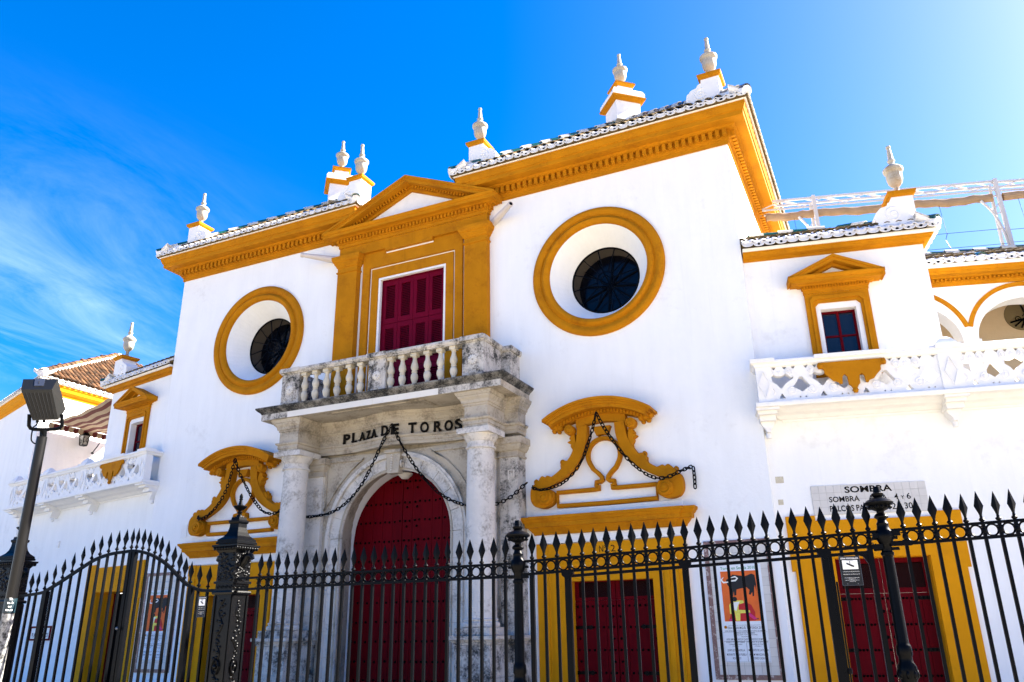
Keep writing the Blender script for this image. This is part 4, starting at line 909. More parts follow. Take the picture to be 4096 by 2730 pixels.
    ip = [(p0+.02, .1), (p0+.02, pb+.1), (p1-.02, pb+.1), (p1-.02, .1)]
    MB().sweep(ip, [(-.38, 4.62), (-.33, 4.62), (-.325, 4.65), (-.28, 4.66), (-.22, 4.70), (-.10, 4.72), (-.06, 4.74), (.04, 4.769), (-.38, 4.769)]).build('balcony_cornice', WHITE2, BA)
    MB().sweep(bp, [(-.16, 5.405), (.0, 5.405), (.02, 5.42), (.03, 5.45), (.055, 5.465), (.055, 5.50), (.02, 5.525), (-.16, 5.525)]).build('balcony_rail', WHITE2, BA)
    db = MB().box(-.15, .15, pb-.005, pb+.16, 4.851, 5.404).mesh('balcony_die', WHITE2)
    dd = MB().ribbon([(0, 4.92), (.085, 5.13), (0, 5.34), (-.085, 5.13)], .012, pb-.022, pb-.005, True).mesh('die_diamond', WHITE2)
    brk = MB().zprism([(-.17, pb-.02), (.17, pb-.02), (.17, .0), (-.17, 0)], 4.73, 4.768).zprism([(-.14, pb+.06), (.14, pb+.06), (.14, 0), (-.14, 0)], 4.68, 4.73).zprism([(-.12, pb+.16), (.12, pb+.16), (.12, 0), (-.12, 0)], 4.60, 4.68)
    brk.prism([(-.10, 4.60), (.10, 4.60), (.09, 4.55), (.04, 4.49), (.03, 4.44), (-.03, 4.44), (-.04, 4.49), (-.09, 4.55)], pb+.26, 0).lathe([(0, -.055), (.035, -.045), (.05, 0), (.035, .04), (.02, .06)], 0, pb+.34, 4.40, 12)
    brk = brk.mesh('bracket', WHITE2, 40)
    pts_s = [.03+0.0]+dies
    for q in pts_s:
        xq = sg*q+(.02*sg if q == .03 else 0)
        place('balcony_die', db, BA, (xq, 0, 0), None, (.75 if q == .03 else 1, 1, 1)); place('die_diamond', dd, BA, (xq, 0, 0)); place('bracket', brk, BA, (xq, 0, 0))
        MB().box(xq-.18, xq+.18, pb-.075, pb+.18, 5.470, 5.535).build('rail_break', WHITE2, BA)
        if q > 1: MB().lathe([(.0, 0), (.17, 0), (.15, .04), (.10, .10), (.05, .14), (0, .15)], xq, pb+.08, 5.535, 4, a0=math.pi/4, sx=1.25).build('die_cap', WHITE2, BA)
    edges = [.14]+[x for d in dies for x in (d-.15, d+.15)]+[length]
    for k in range(0, len(edges)-1, 2):
        a, b = edges[k], edges[k+1]; n = max(1, round((b-a)/PB)); st = (b-a)/n
        if b-a < .3: continue
        for i in range(n):
            c_ = a+st*i+st/4 if sg > 0 else a+st*i+st*3/4
            place('balustrade_panel', PAN, BA, (sg*c_, pb+.08, 4.886), None, (st/PB, 1, 1))
    MB().box(*fx(.14, length-.02), pb+.01, pb+.15, 4.851, 4.885).build('balustrade_sill', WHITE2, BA)
    # ochre apron under the window
    ac = sg*1.335; ap = [(-.47, 5.395), (.47, 5.395), (.475, 5.33), (.43, 5.315), (.40, 5.27), (.40, 5.22), (.34, 5.16), (.29, 5.10), (.22, 5.075), (.20, 5.04), (.165, 5.045), (.155, 5.15), (.12, 5.19), (.085, 5.15), (.08, 5.03), (.05, 5.0), (.03, 4.96), (.045, 4.93), (.0, 4.905)]
    ap = ap+[(-a, b) for a, b in reversed(ap[2:-1])]
    AP = MB().prism([(ac+a, b) for a, b in ap], pb-.045, pb-.006).lathe([(.0, -.05), (.035, -.04), (.045, .0), (.035, .04), (0, .05)], ac-.45, pb-.03, 5.345, 12).lathe([(.0, -.05), (.035, -.04), (.045, .0), (.035, .04), (0, .05)], ac+.45, pb-.03, 5.345, 12).lathe([(.0, -.04), (.03, -.03), (.04, .0), (.03, .03), (0, .04)], ac, pb-.03, 4.925, 12).build('window_apron', OCHRE, BA)
    MB().box(ac-.52, ac+.52, pb-.07, pb-.0, 5.470, 5.532).build('rail_break', WHITE2, BA)
    # gate door in the lower wall
    oc = fx(.14, 2.55); o2 = fx(.19, 2.50); dh = fx(.745, 2.045); tb = fx(.56, 2.20)
    outl = [(o2[0], 0), (o2[1], 0), (o2[1], 2.37), (oc[1], 2.37), (oc[1], 3.165), (tb[1], 3.165), (tb[1], 3.09), (tb[0], 3.09), (tb[0], 3.165), (oc[0], 3.165), (oc[0], 2.37), (o2[0], 2.37)]
    GD = MB().plate(outl, [rect(dh[0]+.002, dh[1]-.002, .001, 2.548)], -.045, .0).plate(rect(dh[0]-.0, dh[1]+.0, 0, 2.55), [rect(dh[0]+.012, dh[1]-.012, .005, 2.538)], -.002, .45).build('gate_door', OCHRE2, W)
    if sg > 0:
        for e_ in (0, 1):
            mid = (dh[0]+dh[1])/2; a, b = (dh[0]+.012, mid-.004) if e_ == 0 else (mid+.004, dh[1]-.012)
            MB().plate(rect(a, b, 2.05, 2.54), [rect(a+.08, b-.06, 2.12, 2.47)], .20, .25).build('transom', RED, GD)
            for k in range(22): MB().box(a+.08, b-.06, .215, .232, 2.123+.0155*k, 2.131+.0155*k).build('transom_slat', DARKRED, GD)
            MB().box(a+.08, b-.06, .24, .25, 2.12, 2.47).build('transom_back', DARK, GD)
            MB().box(a, b, .21, .25, .02, 2.048).build('door_leaf', RED, GD)
            for k in range(4):
                w_ = (b-a)/4; MB().box(a+w_*k+.004, a+w_*(k+1)-.004, .196, .21, .03, 2.045).build('door_plank', RED, GD)
                for z in (1.975, 1.62, 1.28, .94, .6):
                    for q in (.2, .5, .8): place('stud', STUD, GD, (a+w_*(k+q), .196, z), None, (.8, 1, .8))
            for z in (1.975, 1.28):
                h0, h1 = (a, a+.17) if e_ == 0 else (b-.2, b); MB().box(h0, h1, .184, .195, z-.025, z+.025).build('strap_hinge', IRON, GD)
            for z in (1.80, 1.45, 1.11): place('stud', STUD, GD, (mid+(-.05 if e_ == 0 else .05), .196, z))
    else:
        MB().box(dh[0]+.013, dh[1]-.013, .449, 1.2, .01, 2.53).build('dark_passage', DARK, GD)
        MB().box(dh[0]+.013, dh[0]+.055, .40, .44, .01, 2.53).build('door_edge', RED, GD)
    return W
WR = wing(1, 12, 'white right wing with one pedimented window, scrolled balcony and ochre door frame', 5.2, [2.70, 4.65], 1, 1)
WL = wing(-1, 11, 'white left wing with one pedimented window and scrolled balcony behind the floodlight', 6.60, [2.70, 4.62, 6.40], 1, 1)
# wall patches
for s0, s1, z0, z1 in ((.07, .19, 3.68, 3.78), (.07, .145, 3.35, 3.43)): MB().box(s0, s1, -.003, .001, z0, z1).build('wall_patch', PATCH, WR)
MB().box(-4.35, -4.25, -.03, 0, 3.70, 3.86).build('junction_box', WHITE2, WL)
# wing urns (top-level, placed through the wing frames)
def wpt(Wg, x, y, z): return Matrix.Translation(Wg.location) @ Wg.rotation_euler.to_matrix().to_4x4() @ Vector((x, y, z))
for Wg, sg, lab in ((WR, 1, 'roof urn on spiral pedestal at the outer corner of the right wing roof'), (WL, -1, 'roof urn on spiral pedestal at the outer corner of the left wing roof')):
    p = wpt(Wg, sg*2.63, .10, 7.60); urn(lab, p.x, p.y, p.z, p.z+.68, -sg, Wg.rotation_euler.z, 1.04, .98)

# ---- tile panel SOMBRA on the right wing
p = wpt(WR, 1.362, 0, 3.17)
SP = thing('tile_sign', 'white tile sign with black lettering about shade seats above the ochre door', 'sign', p, R_(12))
tw = 1.60/15; th = .435/4
TM2 = MB().box(-tw/2+.0015, tw/2-.0015, -.016, -.006, -th/2+.0015, th/2-.0015).mesh('tile', TILEW)
MB().box(-.80, .80, -.009, 0, 0, .435).build('grout', mat_grout, SP)
for i in range(15):
    for j in range(4): place('tile', TM2, SP, (-.80+tw*(i+.5), random.uniform(-.001, .001), th*(j+.5)))
text('SOMBRA', BLACK, SP, .0, .315, .090, -.0165, .66, bold=.026, extrude=.001)
text('SOMBRA', BLACK, SP, -.35, .185, .078, -.0165, .43, bold=.02, extrude=.001); text('ALTA', BLACK, SP, .12, .185, .078, -.0165, .26, bold=.02, extrude=.001); text('4', BLACK, SP, .375, .185, .085, -.0165, .055, bold=.01, extrude=.001); text('Y', BLACK, SP, .46, .185, .055, -.0165, .045, bold=.01, extrude=.001); text('6', BLACK, SP, .545, .185, .085, -.0165, .055, bold=.01, extrude=.001)
text('PALCOS', BLACK, SP, -.40, .045, .085, -.0165, .34, bold=.02, extrude=.001); text('PARES', BLACK, SP, -.07, .045, .085, -.0165, .26, bold=.02, extrude=.001); text('DEL', BLACK, SP, .16, .045, .06, -.0165, .12, bold=.01, extrude=.001); text('12', BLACK, SP, .29, .045, .088, -.0165, .10, bold=.01, extrude=.001); text('AL', BLACK, SP, .41, .045, .055, -.0165, .08, bold=.01, extrude=.001); text('30', BLACK, SP, .52, .045, .088, -.0165, .11, bold=.01, extrude=.001)
# ---- name plate on the left wing
p = wpt(WL, -4.43, 0, 1.525)
NP = thing('name_plate', 'small white plaque with a red frame low on the left wing wall', 'sign', p, R_(-11))
MB().plate(rect(-.52, .52, 0, .33), [rect(-.47, .47, .045, .285)], -.025, 0).build('frame', RED, NP)
MB().box(-.47, .47, -.012, 0, .045, .285).build('panel', SIGNW, NP); text('PLAZA DE TOROS', BLACK, NP, 0, .075, .10, -.0125, .82, bold=.01, extrude=.001)
# ================================================================== GALLERY BEHIND THE RIGHT TERRACE
gp = wpt(WR, 2.8, 2.0, 0)
GA = thing('arcade_gallery', 'arcaded upper gallery with ochre arch bands behind the right terrace', 'building', gp, R_(16))
ell = lambda cx, cz, a, b, n=24: [(cx+a*math.cos(math.pi*i/(n-1)), cz+b*math.sin(math.pi*i/(n-1))) for i in range(n)]
ctr = [.12, 2.12, 4.12, 6.12, 8.12, 10.12, 12.12]
MB().plate(rect(-1.0, 13.2, 4.5, 7.74), [[(c-.87, 4.6), (c+.87, 4.6)]+ell(c, 6.38, .87, .75) for c in ctr], 0, .35).build('arcade_wall', WHITE, GA)
for c in ctr:
    MB().ribbon([(x, z) for x, z in ell(c, 6.40, 1.0, .99, 40) if z > 6.56], .038, -.03, 0).build('arch_band', OCHRE, GA)
for c in (1.12, 3.12): MB().box(c-.15, c+.15, -.05, .36, 6.32, 6.38).build('impost', WHITE2, GA)
MB().box(-1.0, 13.2, 1.25, 1.5, 4.5, 7.6).build('rear_wall', TANWALL, GA)
MB().box(-1.0, 13.2, .351, 1.249, 7.45, 7.6).build('gallery_ceiling', TANWALL, GA)
for c in (2.62,):
    gw = MB().lathe([(0, 1.235), (.30, 1.235), (.30, 1.249)], c, 0, 7.22, 28, 'y').build('oval_window', OVALB, GA)
    for a in (-.25, .15, .6, 1.3):
        MB().bar((c-.26*math.cos(a+.8), 1.22, 7.22-.26*math.sin(a+.8)), (c+.26*math.cos(a+.2), 1.22, 7.22+.26*math.sin(a+.2)), .02, .03).build('window_grille', IRON, gw)
    MB().tube(spiral(c-.08, 7.15, .06, 1.3, 1, 0, 16, 1.22), .008, 5).tube(spiral(c+.08, 7.20, .06, 1.3, -1, 0, 16, 1.22), .008, 5).build('grille_scroll', IRON, gw)
gpath = [(-1.0, 0), (13.2, 0)]
gco = MB().sweep(gpath, [(0, 7.44), (.03, 7.44), (.035, 7.51), (.06, 7.515), (.06, 7.56), (.13, 7.57), (.15, 7.585), (.25, 7.59), (.255, 7.63), (.27, 7.635), (.30, 7.69), (.30, 7.70), (0, 7.70)]).build('gallery_cornice', OCHRE, GA)
GD_ = MB().box(-.017, .017, -.115, -.06, 7.52, 7.555).mesh('dentil', OCHRE)
for i in range(52): place('dentil', GD_, gco, (.2+.075*i, 0, 0))
MB().sweep(gpath, [(0, 7.701), (.32, 7.701), (.34, 7.73), (.34, 7.76), (0, 7.76)]).build('eave_band', LIP, gco)
gro = MB().add([(-1, -.36, 7.80), (13.2, -.36, 7.80), (13.2, 1.0, 8.46), (-1, 1.0, 8.46), (-1, 1.6, 7.8), (13.2, 1.6, 7.8)], [(0, 1, 2, 3), (3, 2, 5, 4), (0, 3, 4), (1, 5, 2)]).build('gallery_roof', TERRAD, GA)
eave_run(gro, (.1, -.39), (5.2, -.39), 7.795)
slope_tiles(gro, (.1, -.36, 7.80), (5.2, -.36, 7.80), (.1, 1.0, 8.46), (5.2, 1.0, 8.46), COVER, pick=lambda i, k: ((COVERG if k % 2 == 0 else COVERW) if i == 8 else COVER), row=.31, start=.14)
caps(gro, (.1, 1.0, 8.52), (5.2, 1.0, 8.52), 'gw', .26, 'ridge_tile')
# ---- white lattice truss with rolled canvas above the gallery
TR = thing('awning_truss', 'white steel lattice truss carrying rolled canvas above the gallery roof', 'truss', (gp.x, gp.y, 0), R_(16))
ty = 1.0
def chord(z, s0, s1, r=.022, y=ty): return MB().bar((s0, y, z), (s1, y, z-.0), r*2, r*2)
for seg, (s0, s1, dz_) in enumerate(((-2.0, 2.66, 0), (2.66, 7.2, -.02))):
    for yy in (ty, ty+.22):
        MB().bar((s0, yy, 10.08+dz_), (s1, yy, 10.08+dz_*6), .04, .045).build('truss_chord', TRUSS, TR); MB().bar((s0, yy, 9.88+dz_), (s1, yy, 9.88+dz_*6), .03, .03).build('truss_chord', TRUSS, TR)
    n = int((s1-s0)/.42)
    for i in range(n):
        a = s0+(s1-s0)*i/n; b = s0+(s1-s0)*(i+1)/n
        MB().bar((a, ty, 10.06 if i % 2 else 9.90), (b, ty, 9.90 if i % 2 else 10.06), .018, .018).build('truss_web', TRUSS, TR); MB().bar((a, ty, 10.08), (b, ty+.22, 10.08), .014, .014).build('truss_web', TRUSS, TR)
for s_ in (-.89, 2.66):
    MB().bar((s_, ty-.02, 8.3), (s_-.02, ty-.02, 10.12), .07, .07).build('truss_post', TRUSS, TR); MB().bar((s_-.02, ty+.3, 8.3), (s_-.04, ty+.2, 10.08), .05, .05).build('truss_post', TRUSS, TR)
    P = catmull(V3((s_-.36, ty, 9.66), (s_-.18, ty, 9.36), (s_-.08, ty, 8.95), (s_-.03, ty, 8.5)), 5)
    MB().tube(P, .026, 6).build('truss_brace', TRUSS, TR); MB().bar((s_-.20, ty, 9.38), (s_, ty, 9.62), .02, .02).build('truss_brace', TRUSS, TR); MB().bar((s_-.17, ty, 9.33), (s_, ty, 9.38), .02, .02).build('truss_brace', TRUSS, TR)
for s0, s1 in ((-1.9, -.93), (-.85, 1.0), (1.02, 2.55), (2.75, 7)):
    m = MB(); n = 14; vs = []; fs = []
    for i in range(n+1):
        x = s0+(s1-s0)*i/n; sag = .012*math.sin(i*1.9)+.012*math.sin(i*.7)
        for k in range(8):
            a = 2*math.pi*k/8; vs.append((x, ty+.05+.055*math.cos(a), 9.735+.095*math.sin(a)-.02*math.sin(math.pi*i/n)+sag))
    for i in range(n):
        for k in range(8): fs.append((i*8+k, i*8+(k+1) % 8, i*8+8+(k+1) % 8, i*8+8+k))
    m.add(vs, fs).build('rolled_canvas', CANVAS, TR, 60)
for z, s0, s1 in ((9.0, -1, 2.62), (8.67, -1, 2.6), (8.97, 2.7, 6), (8.69, 2.7, 6)): MB().tube([(s0, ty, z), ((s0+s1)/2, ty, z-.012), (s1, ty, z+.0)], .005, 5).build('cable', IRON, TR)
for x in (-1.35, .3, 1.5, 3.0): MB().tube([(x, ty, 9.64), (x+.03, ty, 9.0)], .004, 5).tube([(x+.04, ty, 9.0), (x-.02, ty, 8.85), (x+.05, ty, 8.62)], .006, 5).build('cable_tie', IRON, TR)

# ================================================================== CORNER BLOCK AT THE FAR LEFT
cb = Vector((-12.85, 1.15, 0)); fa = R_(161); fdir = Vector((math.cos(fa), math.sin(fa), 0))
CB = thing('corner_block', 'white corner block with terracotta hipped roof at the far left edge', 'building')
A0 = cb; A1 = cb+fdir*9.5
fn_ = Vector((-fdir.y, fdir.x, 0))   # towards the inside
inn = Vector((fdir.y, -fdir.x, 0))
def quadwall(a, b, th, z0, z1, nm, mm=WHITE):
    a, b, th = Vector(a), Vector(b), Vector(th)
    vs = [(p.x, p.y, z) for z in (z0, z1) for p in (a, b, b+th, a+th)]
    return MB().add(vs, [(0, 1, 2, 3), (7, 6, 5, 4), (0, 4, 5, 1), (1, 5, 6, 2), (2, 6, 7, 3), (3, 7, 4, 0)]).build(nm, mm, CB)
inw = Vector((-.33, .94, 0))*.4
quadwall(A1, A0, (0, .4, 0), 0, 8.3, 'front_wall')
quadwall(A0+Vector((0, .401, 0)), A0+Vector((0, 6, 0)), (-.4, 0, 0), 0, 8.3, 'side_wall')
cpath = [tuple((A1).xy), tuple(A0.xy), tuple((A0+Vector((0, 6, 0))).xy)]
cco = MB().sweep(cpath, [(0, 8.08), (.03, 8.08), (.04, 8.14), (.07, 8.15), (.15, 8.20), (.16, 8.27), (.20, 8.31), (.20, 8.35), (0, 8.35)]).build('corner_cornice', OCHRE2, CB)
MB().sweep(cpath, [(0, 8.351), (.22, 8.351), (.24, 8.37), (.24, 8.40), (0, 8.40)]).build('eave_band', LIP, cco)
of = .28; nf = Vector((fdir.y, -fdir.x, 0)); nf = nf if nf.y < 0 else -nf
t_front = -fdir
mit = (nf+Vector((1, 0, 0)))/(1+nf.dot(Vector((1, 0, 0)))); E0 = A0+mit*of+Vector((0, 0, 8.44)); E1 = A1+nf*of+Vector((0, 0, 8.44)); E2 = A0+Vector((of, 9.5, 8.44))
bis = Vector((-.54, .84, 0)).normalized(); APX = pxP(*c1(935, 452), E0, Vector((bis.y, -bis.x, 0)))
AP2 = APX+fdir*8
cro = MB().add([E0, E1, AP2, APX, E2], [(1, 0, 3, 2), (0, 4, 3)]).build('corner_roof', TERRA, CB)
eave_run(cro, (E1.x, E1.y), (E0.x, E0.y), 8.43); eave_run(cro, (E0.x, E0.y), (E2.x, E2.y), 8.43)
slope_tiles(cro, E0, E2, APX, APX, COVERT, row=.34, start=.05)
MB().tube([E0+Vector((0, 0, .05)), APX+Vector((0, 0, .05))], .10, 8).build('hip_mortar', WHITE2, cro, 60)
caps(cro, E0+Vector((0, 0, .10)), APX+Vector((0, 0, .10)), 'lttttttttttttttttttttttt', .30)
wq = A0+fdir*4.9
cw = MB()
fr2 = Matrix((t_front, -nf, Vector((0, 0, 1)))).transposed().to_4x4(); fr2.translation = A0
cw = MB().box(-5.35, -4.45, -.03, .02, 5.55, 6.75).xf(fr2).build('corner_window', DARK, CB)
for i in range(6): MB().box(-5.3+.16*i, -5.275+.16*i, -.09, -.065, 5.5, 6.8).xf(fr2).build('window_bar', IRON, cw)
for z in (5.8, 6.1, 6.4): MB().box(-5.35, -4.45, -.10, -.08, z, z+.025).xf(fr2).build('window_bar', IRON, cw)
# terrace back wall between corner block and wing
tb_ = MB().box(-6.2, -2.4, 4.6, 4.8, 4.8, 7.0).build('terrace_wall', WHITE, WL)
MB().box(-4.6, -3.6, 4.56, 4.6, 4.8, 6.9).build('terrace_opening', DARK, tb_)
# ---- striped awning over the left terrace
AW = thing('striped_awning', 'red and cream striped awning stretched over the left terrace', 'awning', (-12.6, 1.3, 7.2))
a0 = Vector((0, 0, .02)); a1 = Vector((3.15, -.70, .08)); dp = Vector((0, 2.3, .02)); n = 15
for i in range(n):
    vs = []; fs = []; K = 12
    for k in range(K+1):
        for q in (i/n, (i+1)/n):
            p = a0+(a1-a0)*(k/K)+dp*q
            sagz = -.10*math.sin(math.pi*k/K)+.022*math.sin(k*1.7+q*9)+.02*math.sin(q*20)
            vs.append((p.x, p.y, p.z+sagz)); vs.append((p.x, p.y, p.z+sagz+.006))
    for k in range(K):
        b_ = k*4; fs += [(b_, b_+2, b_+6, b_+4), (b_+1, b_+5, b_+7, b_+3), (b_, b_+4, b_+5, b_+1), (b_+2, b_+3, b_+7, b_+6)]
    MB().add(vs, fs).build('awning_stripe', AWNR if i % 2 else AWNW, AW, 60)
    q = (i+.5)/n; p = a0+dp*q; w_ = 2.3/n/2
    MB().add([(p.x-.003, p.y-w_, p.z), (p.x-.003, p.y+w_, p.z), (p.x-.02, p.y+w_, p.z-.13), (p.x-.02, p.y, p.z-.17), (p.x-.02, p.y-w_, p.z-.13), (p.x+.003, p.y-w_, p.z), (p.x+.003, p.y+w_, p.z), (p.x-.014, p.y+w_, p.z-.13), (p.x-.014, p.y, p.z-.17), (p.x-.014, p.y-w_, p.z-.13)],
             [(0, 1, 2, 3, 4), (9, 8, 7, 6, 5), (0, 5, 6, 1), (1, 6, 7, 2), (2, 7, 8, 3), (3, 8, 9, 4), (4, 9, 5, 0)]).build('valance_scallop', AWNR if i % 2 else AWNW, AW)
MB().tube([(0, 1.75, -.05), (-.1, 1.66, -.35), (-.17, 1.6, -.52)], .016, 6).lathe([(0, -.03), (.04, -.02), (.04, .02), (0, .03)], -.18, 1.6, -.54, 10).build('awning_arm', IRON, AW)
# ---- lantern on the corner block side wall
LN = thing('wall_lantern', 'small black square lantern on the shaded wall under the striped awning', 'lantern', (-12.66, 2.48, 6.78))
MB().lathe([(.075, 0), (.10, .02), (.125, .30), (.14, .32), (.03, .42), (.02, .46), (0, .47)], seg=4, a0=math.pi/4, cap=True).build('lantern_roof', IRON, LN) if False else None
MB().lathe([(.15, .30), (.15, .32), (.05, .42), (.02, .46), (0, .47)], seg=4, a0=math.pi/4).build('lantern_top', IRON, LN)
MB().lathe([(.0, 0), (.10, 0), (.10, .02), (0, .02)], seg=4, a0=math.pi/4).build('lantern_base', IRON, LN)
for k in range(4):
    a = math.pi/4+k*math.pi/2; MB().bar((.10*math.cos(a), .10*math.sin(a), .02), (.135*math.cos(a), .135*math.sin(a), .30), .016, .016).build('lantern_corner', IRON, LN)
    b = a+math.pi/2; MB().add([(.09*math.cos(a), .09*math.sin(a), .025), (.09*math.cos(b), .09*math.sin(b), .025), (.122*math.cos(b), .122*math.sin(b), .295), (.122*math.cos(a), .122*math.sin(a), .295)], [(0, 1, 2, 3)]).build('pane', STICKW, LN)
MB().bar((-.19, 0, .36), (-.05, 0, .36), .03, .03).build('lantern_bracket', IRON, LN)

# ================================================================== FENCE
BARM = MB().box(-.013, .013, -.013, .013, 0, 1).mesh('picket', IRON)
def spear_mesh():
    m = MB().lathe([(.011, -.012), (.011, .0), (.020, .006), (.024, .016), (.019, .026), (.012, .031), (.012, .045)], seg=10)
    z = [.045, .075, .127, .25]; hw = [.010, .018, .038, .001]; hd = [.010, .010, .013, .001]
    vs = []
    for zz, a, b in zip(z, hw, hd): vs += [(-a, 0, zz), (0, -b, zz), (a, 0, zz), (0, b, zz)]
    fs = [(k*4+i, k*4+(i+1) % 4, k*4+4+(i+1) % 4, k*4+4+i) for k in range(3) for i in range(4)]+[(3, 2, 1, 0), (12, 13, 14, 15)]
    return m.add(vs, fs)
SPM = spear_mesh().mesh('spearhead', IRON, 30)
RINGM = MB().tube([(.046*math.cos(a), 0, .046*math.sin(a)) for a in [2*math.pi*i/18 for i in range(18)]], .0085, 6, True).mesh('frieze_ring', IRON, 60)
CLAM = MB().lathe([(.001, -.022), (.018, -.018), (.022, 0), (.018, .018), (.001, .022)], seg=8, axis='z').box(-.020, .020, -.014, .014, -.010, .010).mesh('ring_clasp', IRON, 50)
CURLM = MB().tube(spiral(0, 0, .022, 1.0, 1, 0, 10, 0), .005, 5).mesh('frieze_curl', IRON, 50)
def fence(label, p, q, zr, nb, s0, s1, bars_to=.0, gate=None, grp='iron fence runs'):
    # p,q plan ends; zr rail height at each end; nb pickets between s0 and s1 along the run
    p, q = Vector((*p, 0)), Vector((*q, 0)); d = q-p; L = d.length; ang = math.atan2(d.y, d.x)
    t = thing('iron_fence', label, 'fence', p, ang, grp)
    Z = lambda s: zr[0]+(zr[1]-zr[0])*s/L
    for dz, h, w_ in ((0, .022, .034), (-.118, .024, .038)):
        MB().bar((0, 0, Z(0)+dz), (L, 0, Z(L)+dz), w_, h).build('rail', IRON, t)
    MB().bar((0, 0, .16), (L, 0, .16), .03, .03).build('rail', IRON, t)
    xs_ = [s0+(s1-s0)*i/(nb-1) for i in range(nb)]; st = xs_[1]-xs_[0]; sh_ = math.atan2(zr[1]-zr[0], L)
    for i, x in enumerate(xs_):
        jit = random.uniform(-.004, .004)
        b = place('picket', BARM, t, (x, 0, .05), (0, 0, 0), (1, 1, Z(x)-.05+.0)); 
        hsp = place('spearhead', SPM, t, (x+jit, 0, Z(x)+.012), (0, random.uniform(-.03, .03), random.uniform(-.15, .3)), (1, 1, random.uniform(.96, 1.03)))
        place('ring_clasp', CLAM, t, (x, 0, Z(x)-.059))
        if i < nb-1: place('frieze_ring', RINGM, t, (x+st/2, 0, Z(x+st/2)-.059), (0, -sh_, 0), (st/.12*.95, 1, 1))
        for e, f in ((-1, 1), (1, 1), (-1, -1), (1, -1)): place('frieze_curl', CURLM, t, (x+e*.022, 0, Z(x)-.059+f*.038), None, (e, 1, f))
    return t, Z
xa_ = pxY(*c3(85, 610), -5.55).x; xb_ = pxY(*c3(1927, 490), -5.55).x
FA, ZA = fence('black spear-topped iron fence in front of the great red door', (1.40, -5.55), (4.87, -5.55), (2.216, 2.226), 25, xa_-1.40, xb_-1.40)
p1, p2 = Vector((4.87, -5.55)), Vector((8.06, -5.0)); fe = (p2-p1).normalized()
FB, ZB = fence('black spear-topped iron fence with gate, between the two round posts', p1, p2, (2.238, 2.384), 26, .138, 3.113)
p3 = p2+fe*3.0
FC, ZC = fence('black spear-topped iron fence at the right edge, beyond the second round post', p2, p3, (2.385, 2.50), 22, .16, 2.72)
# gate frame under the frieze of the middle run
ga = lambda s_, z: (s_, 0, z)
for s0, s1 in ((.476, 1.55), (1.55, 2.70), (2.78, 3.10)):
    MB().bar((s0, -.012, ZB(s0)-.165), (s1, -.012, ZB(s1)-.165), .03, .026).build('gate_rail', IRON, FB)
for s_, w_ in ((.134, .040), (.476, .055), (1.55, .056), (2.732, .055), (2.775, .03), (3.10, .036)):
    MB().box(s_-w_/2, s_+w_/2, -.028, .022, .05, ZB(s_)-.118).build('gate_stile', IRON, FB)
for s_ in (.476, 1.55, 2.732): MB().prism([(s_-.06, ZB(s_)-.11), (s_+.06, ZB(s_)-.11), (s_+.05, ZB(s_)-.16), (s_, ZB(s_)-.20), (s_-.05, ZB(s_)-.16)], -.035, .03).build('gate_bracket', IRON, FB)
MB().prism([(3.09, 2.20), (2.98, 2.20), (3.04, 2.18), (3.075, 2.12), (3.085, 2.0)], -.02, .015).build('gate_corner', IRON, FB)
MB().tube([(2.80, -.03, .5), (2.80, -.03, 1.6), (2.80, -.03, 1.98)], .009, 6).lathe([(0, -.03), (.018, -.02), (.02, 0), (.018, .02), (0, .03)], 2.80, -.03, 1.28, 8).build('gate_bolt', IRON, FB)
# ---- round posts
PPRF = [(.075, 0), (.075, .6), (.082, .62), (.062, .70), (.060, 1.06), (.070, 1.09), (.078, 1.14), (.072, 1.18), (.055, 1.21), (.052, 1.25), (.062, 1.27), (.058, 1.33), (.050, 1.345), (.0465, 1.36), (.0425, 2.04), (.052, 2.05), (.052, 2.07), (.043, 2.08), (.043, 2.13), (.055, 2.15), (.072, 2.19), (.075, 2.215), (.066, 2.245), (.050, 2.27), (.047, 2.30), (.050, 2.31), (.040, 2.325), (.035, 2.345), (.055, 2.36), (.058, 2.37), (.050, 2.385), (.030, 2.40), (.032, 2.415), (.075, 2.435), (.085, 2.45), (.092, 2.46), (.115, 2.475), (.118, 2.488), (.095, 2.51), (.055, 2.525), (.036, 2.535), (.048, 2.55), (.050, 2.565), (.032, 2.575), (.030, 2.60), (.026, 2.625), (0, 2.63)]
POSTM = MB().lathe(PPRF, seg=24).mesh('post_shaft', IRON, 35)
for (x, y, dz), lab in (((4.87, -5.55, 0), 'round black fence post with turned finial beside the right portal column'), ((8.06, -5.0, .135), 'round black fence post with turned finial in front of the ochre door and tile sign')):
    t = thing('fence_post', lab, 'post', (x, y, dz), 0, 'round fence posts with turned finials')
    place('post_shaft', POSTM, t)
    for z in (2.10, 2.19):
        MB().box(-.10, .10, -.018, .018, z-.012, z+.012).build('post_lug', IRON, t)
    m = MB()
    for k in range(14):
        a = 2*math.pi*k/14; lump(m, .088*math.cos(a), .088*math.sin(a), 2.447, .014)
    m.build('finial_beads', IRON, t, 60)
    m = MB()
    for k in range(8):
        a = 2*math.pi*k/8; lump(m, .068*math.cos(a), .068*math.sin(a), 1.12, .018, 1, 1, 2)
    m.build('post_leaves', IRON, t, 60)
# hinge plates on the second post
for z, a, b in ((2.255, -.12, -.03), (2.345, -.10, -.03), (2.275, .03, .20), (2.36, .03, .12)): MB().box(3.237+a, 3.237+b, -.045, -.01, z-.02, z+.02).build('hinge_plate', IRON, FB)

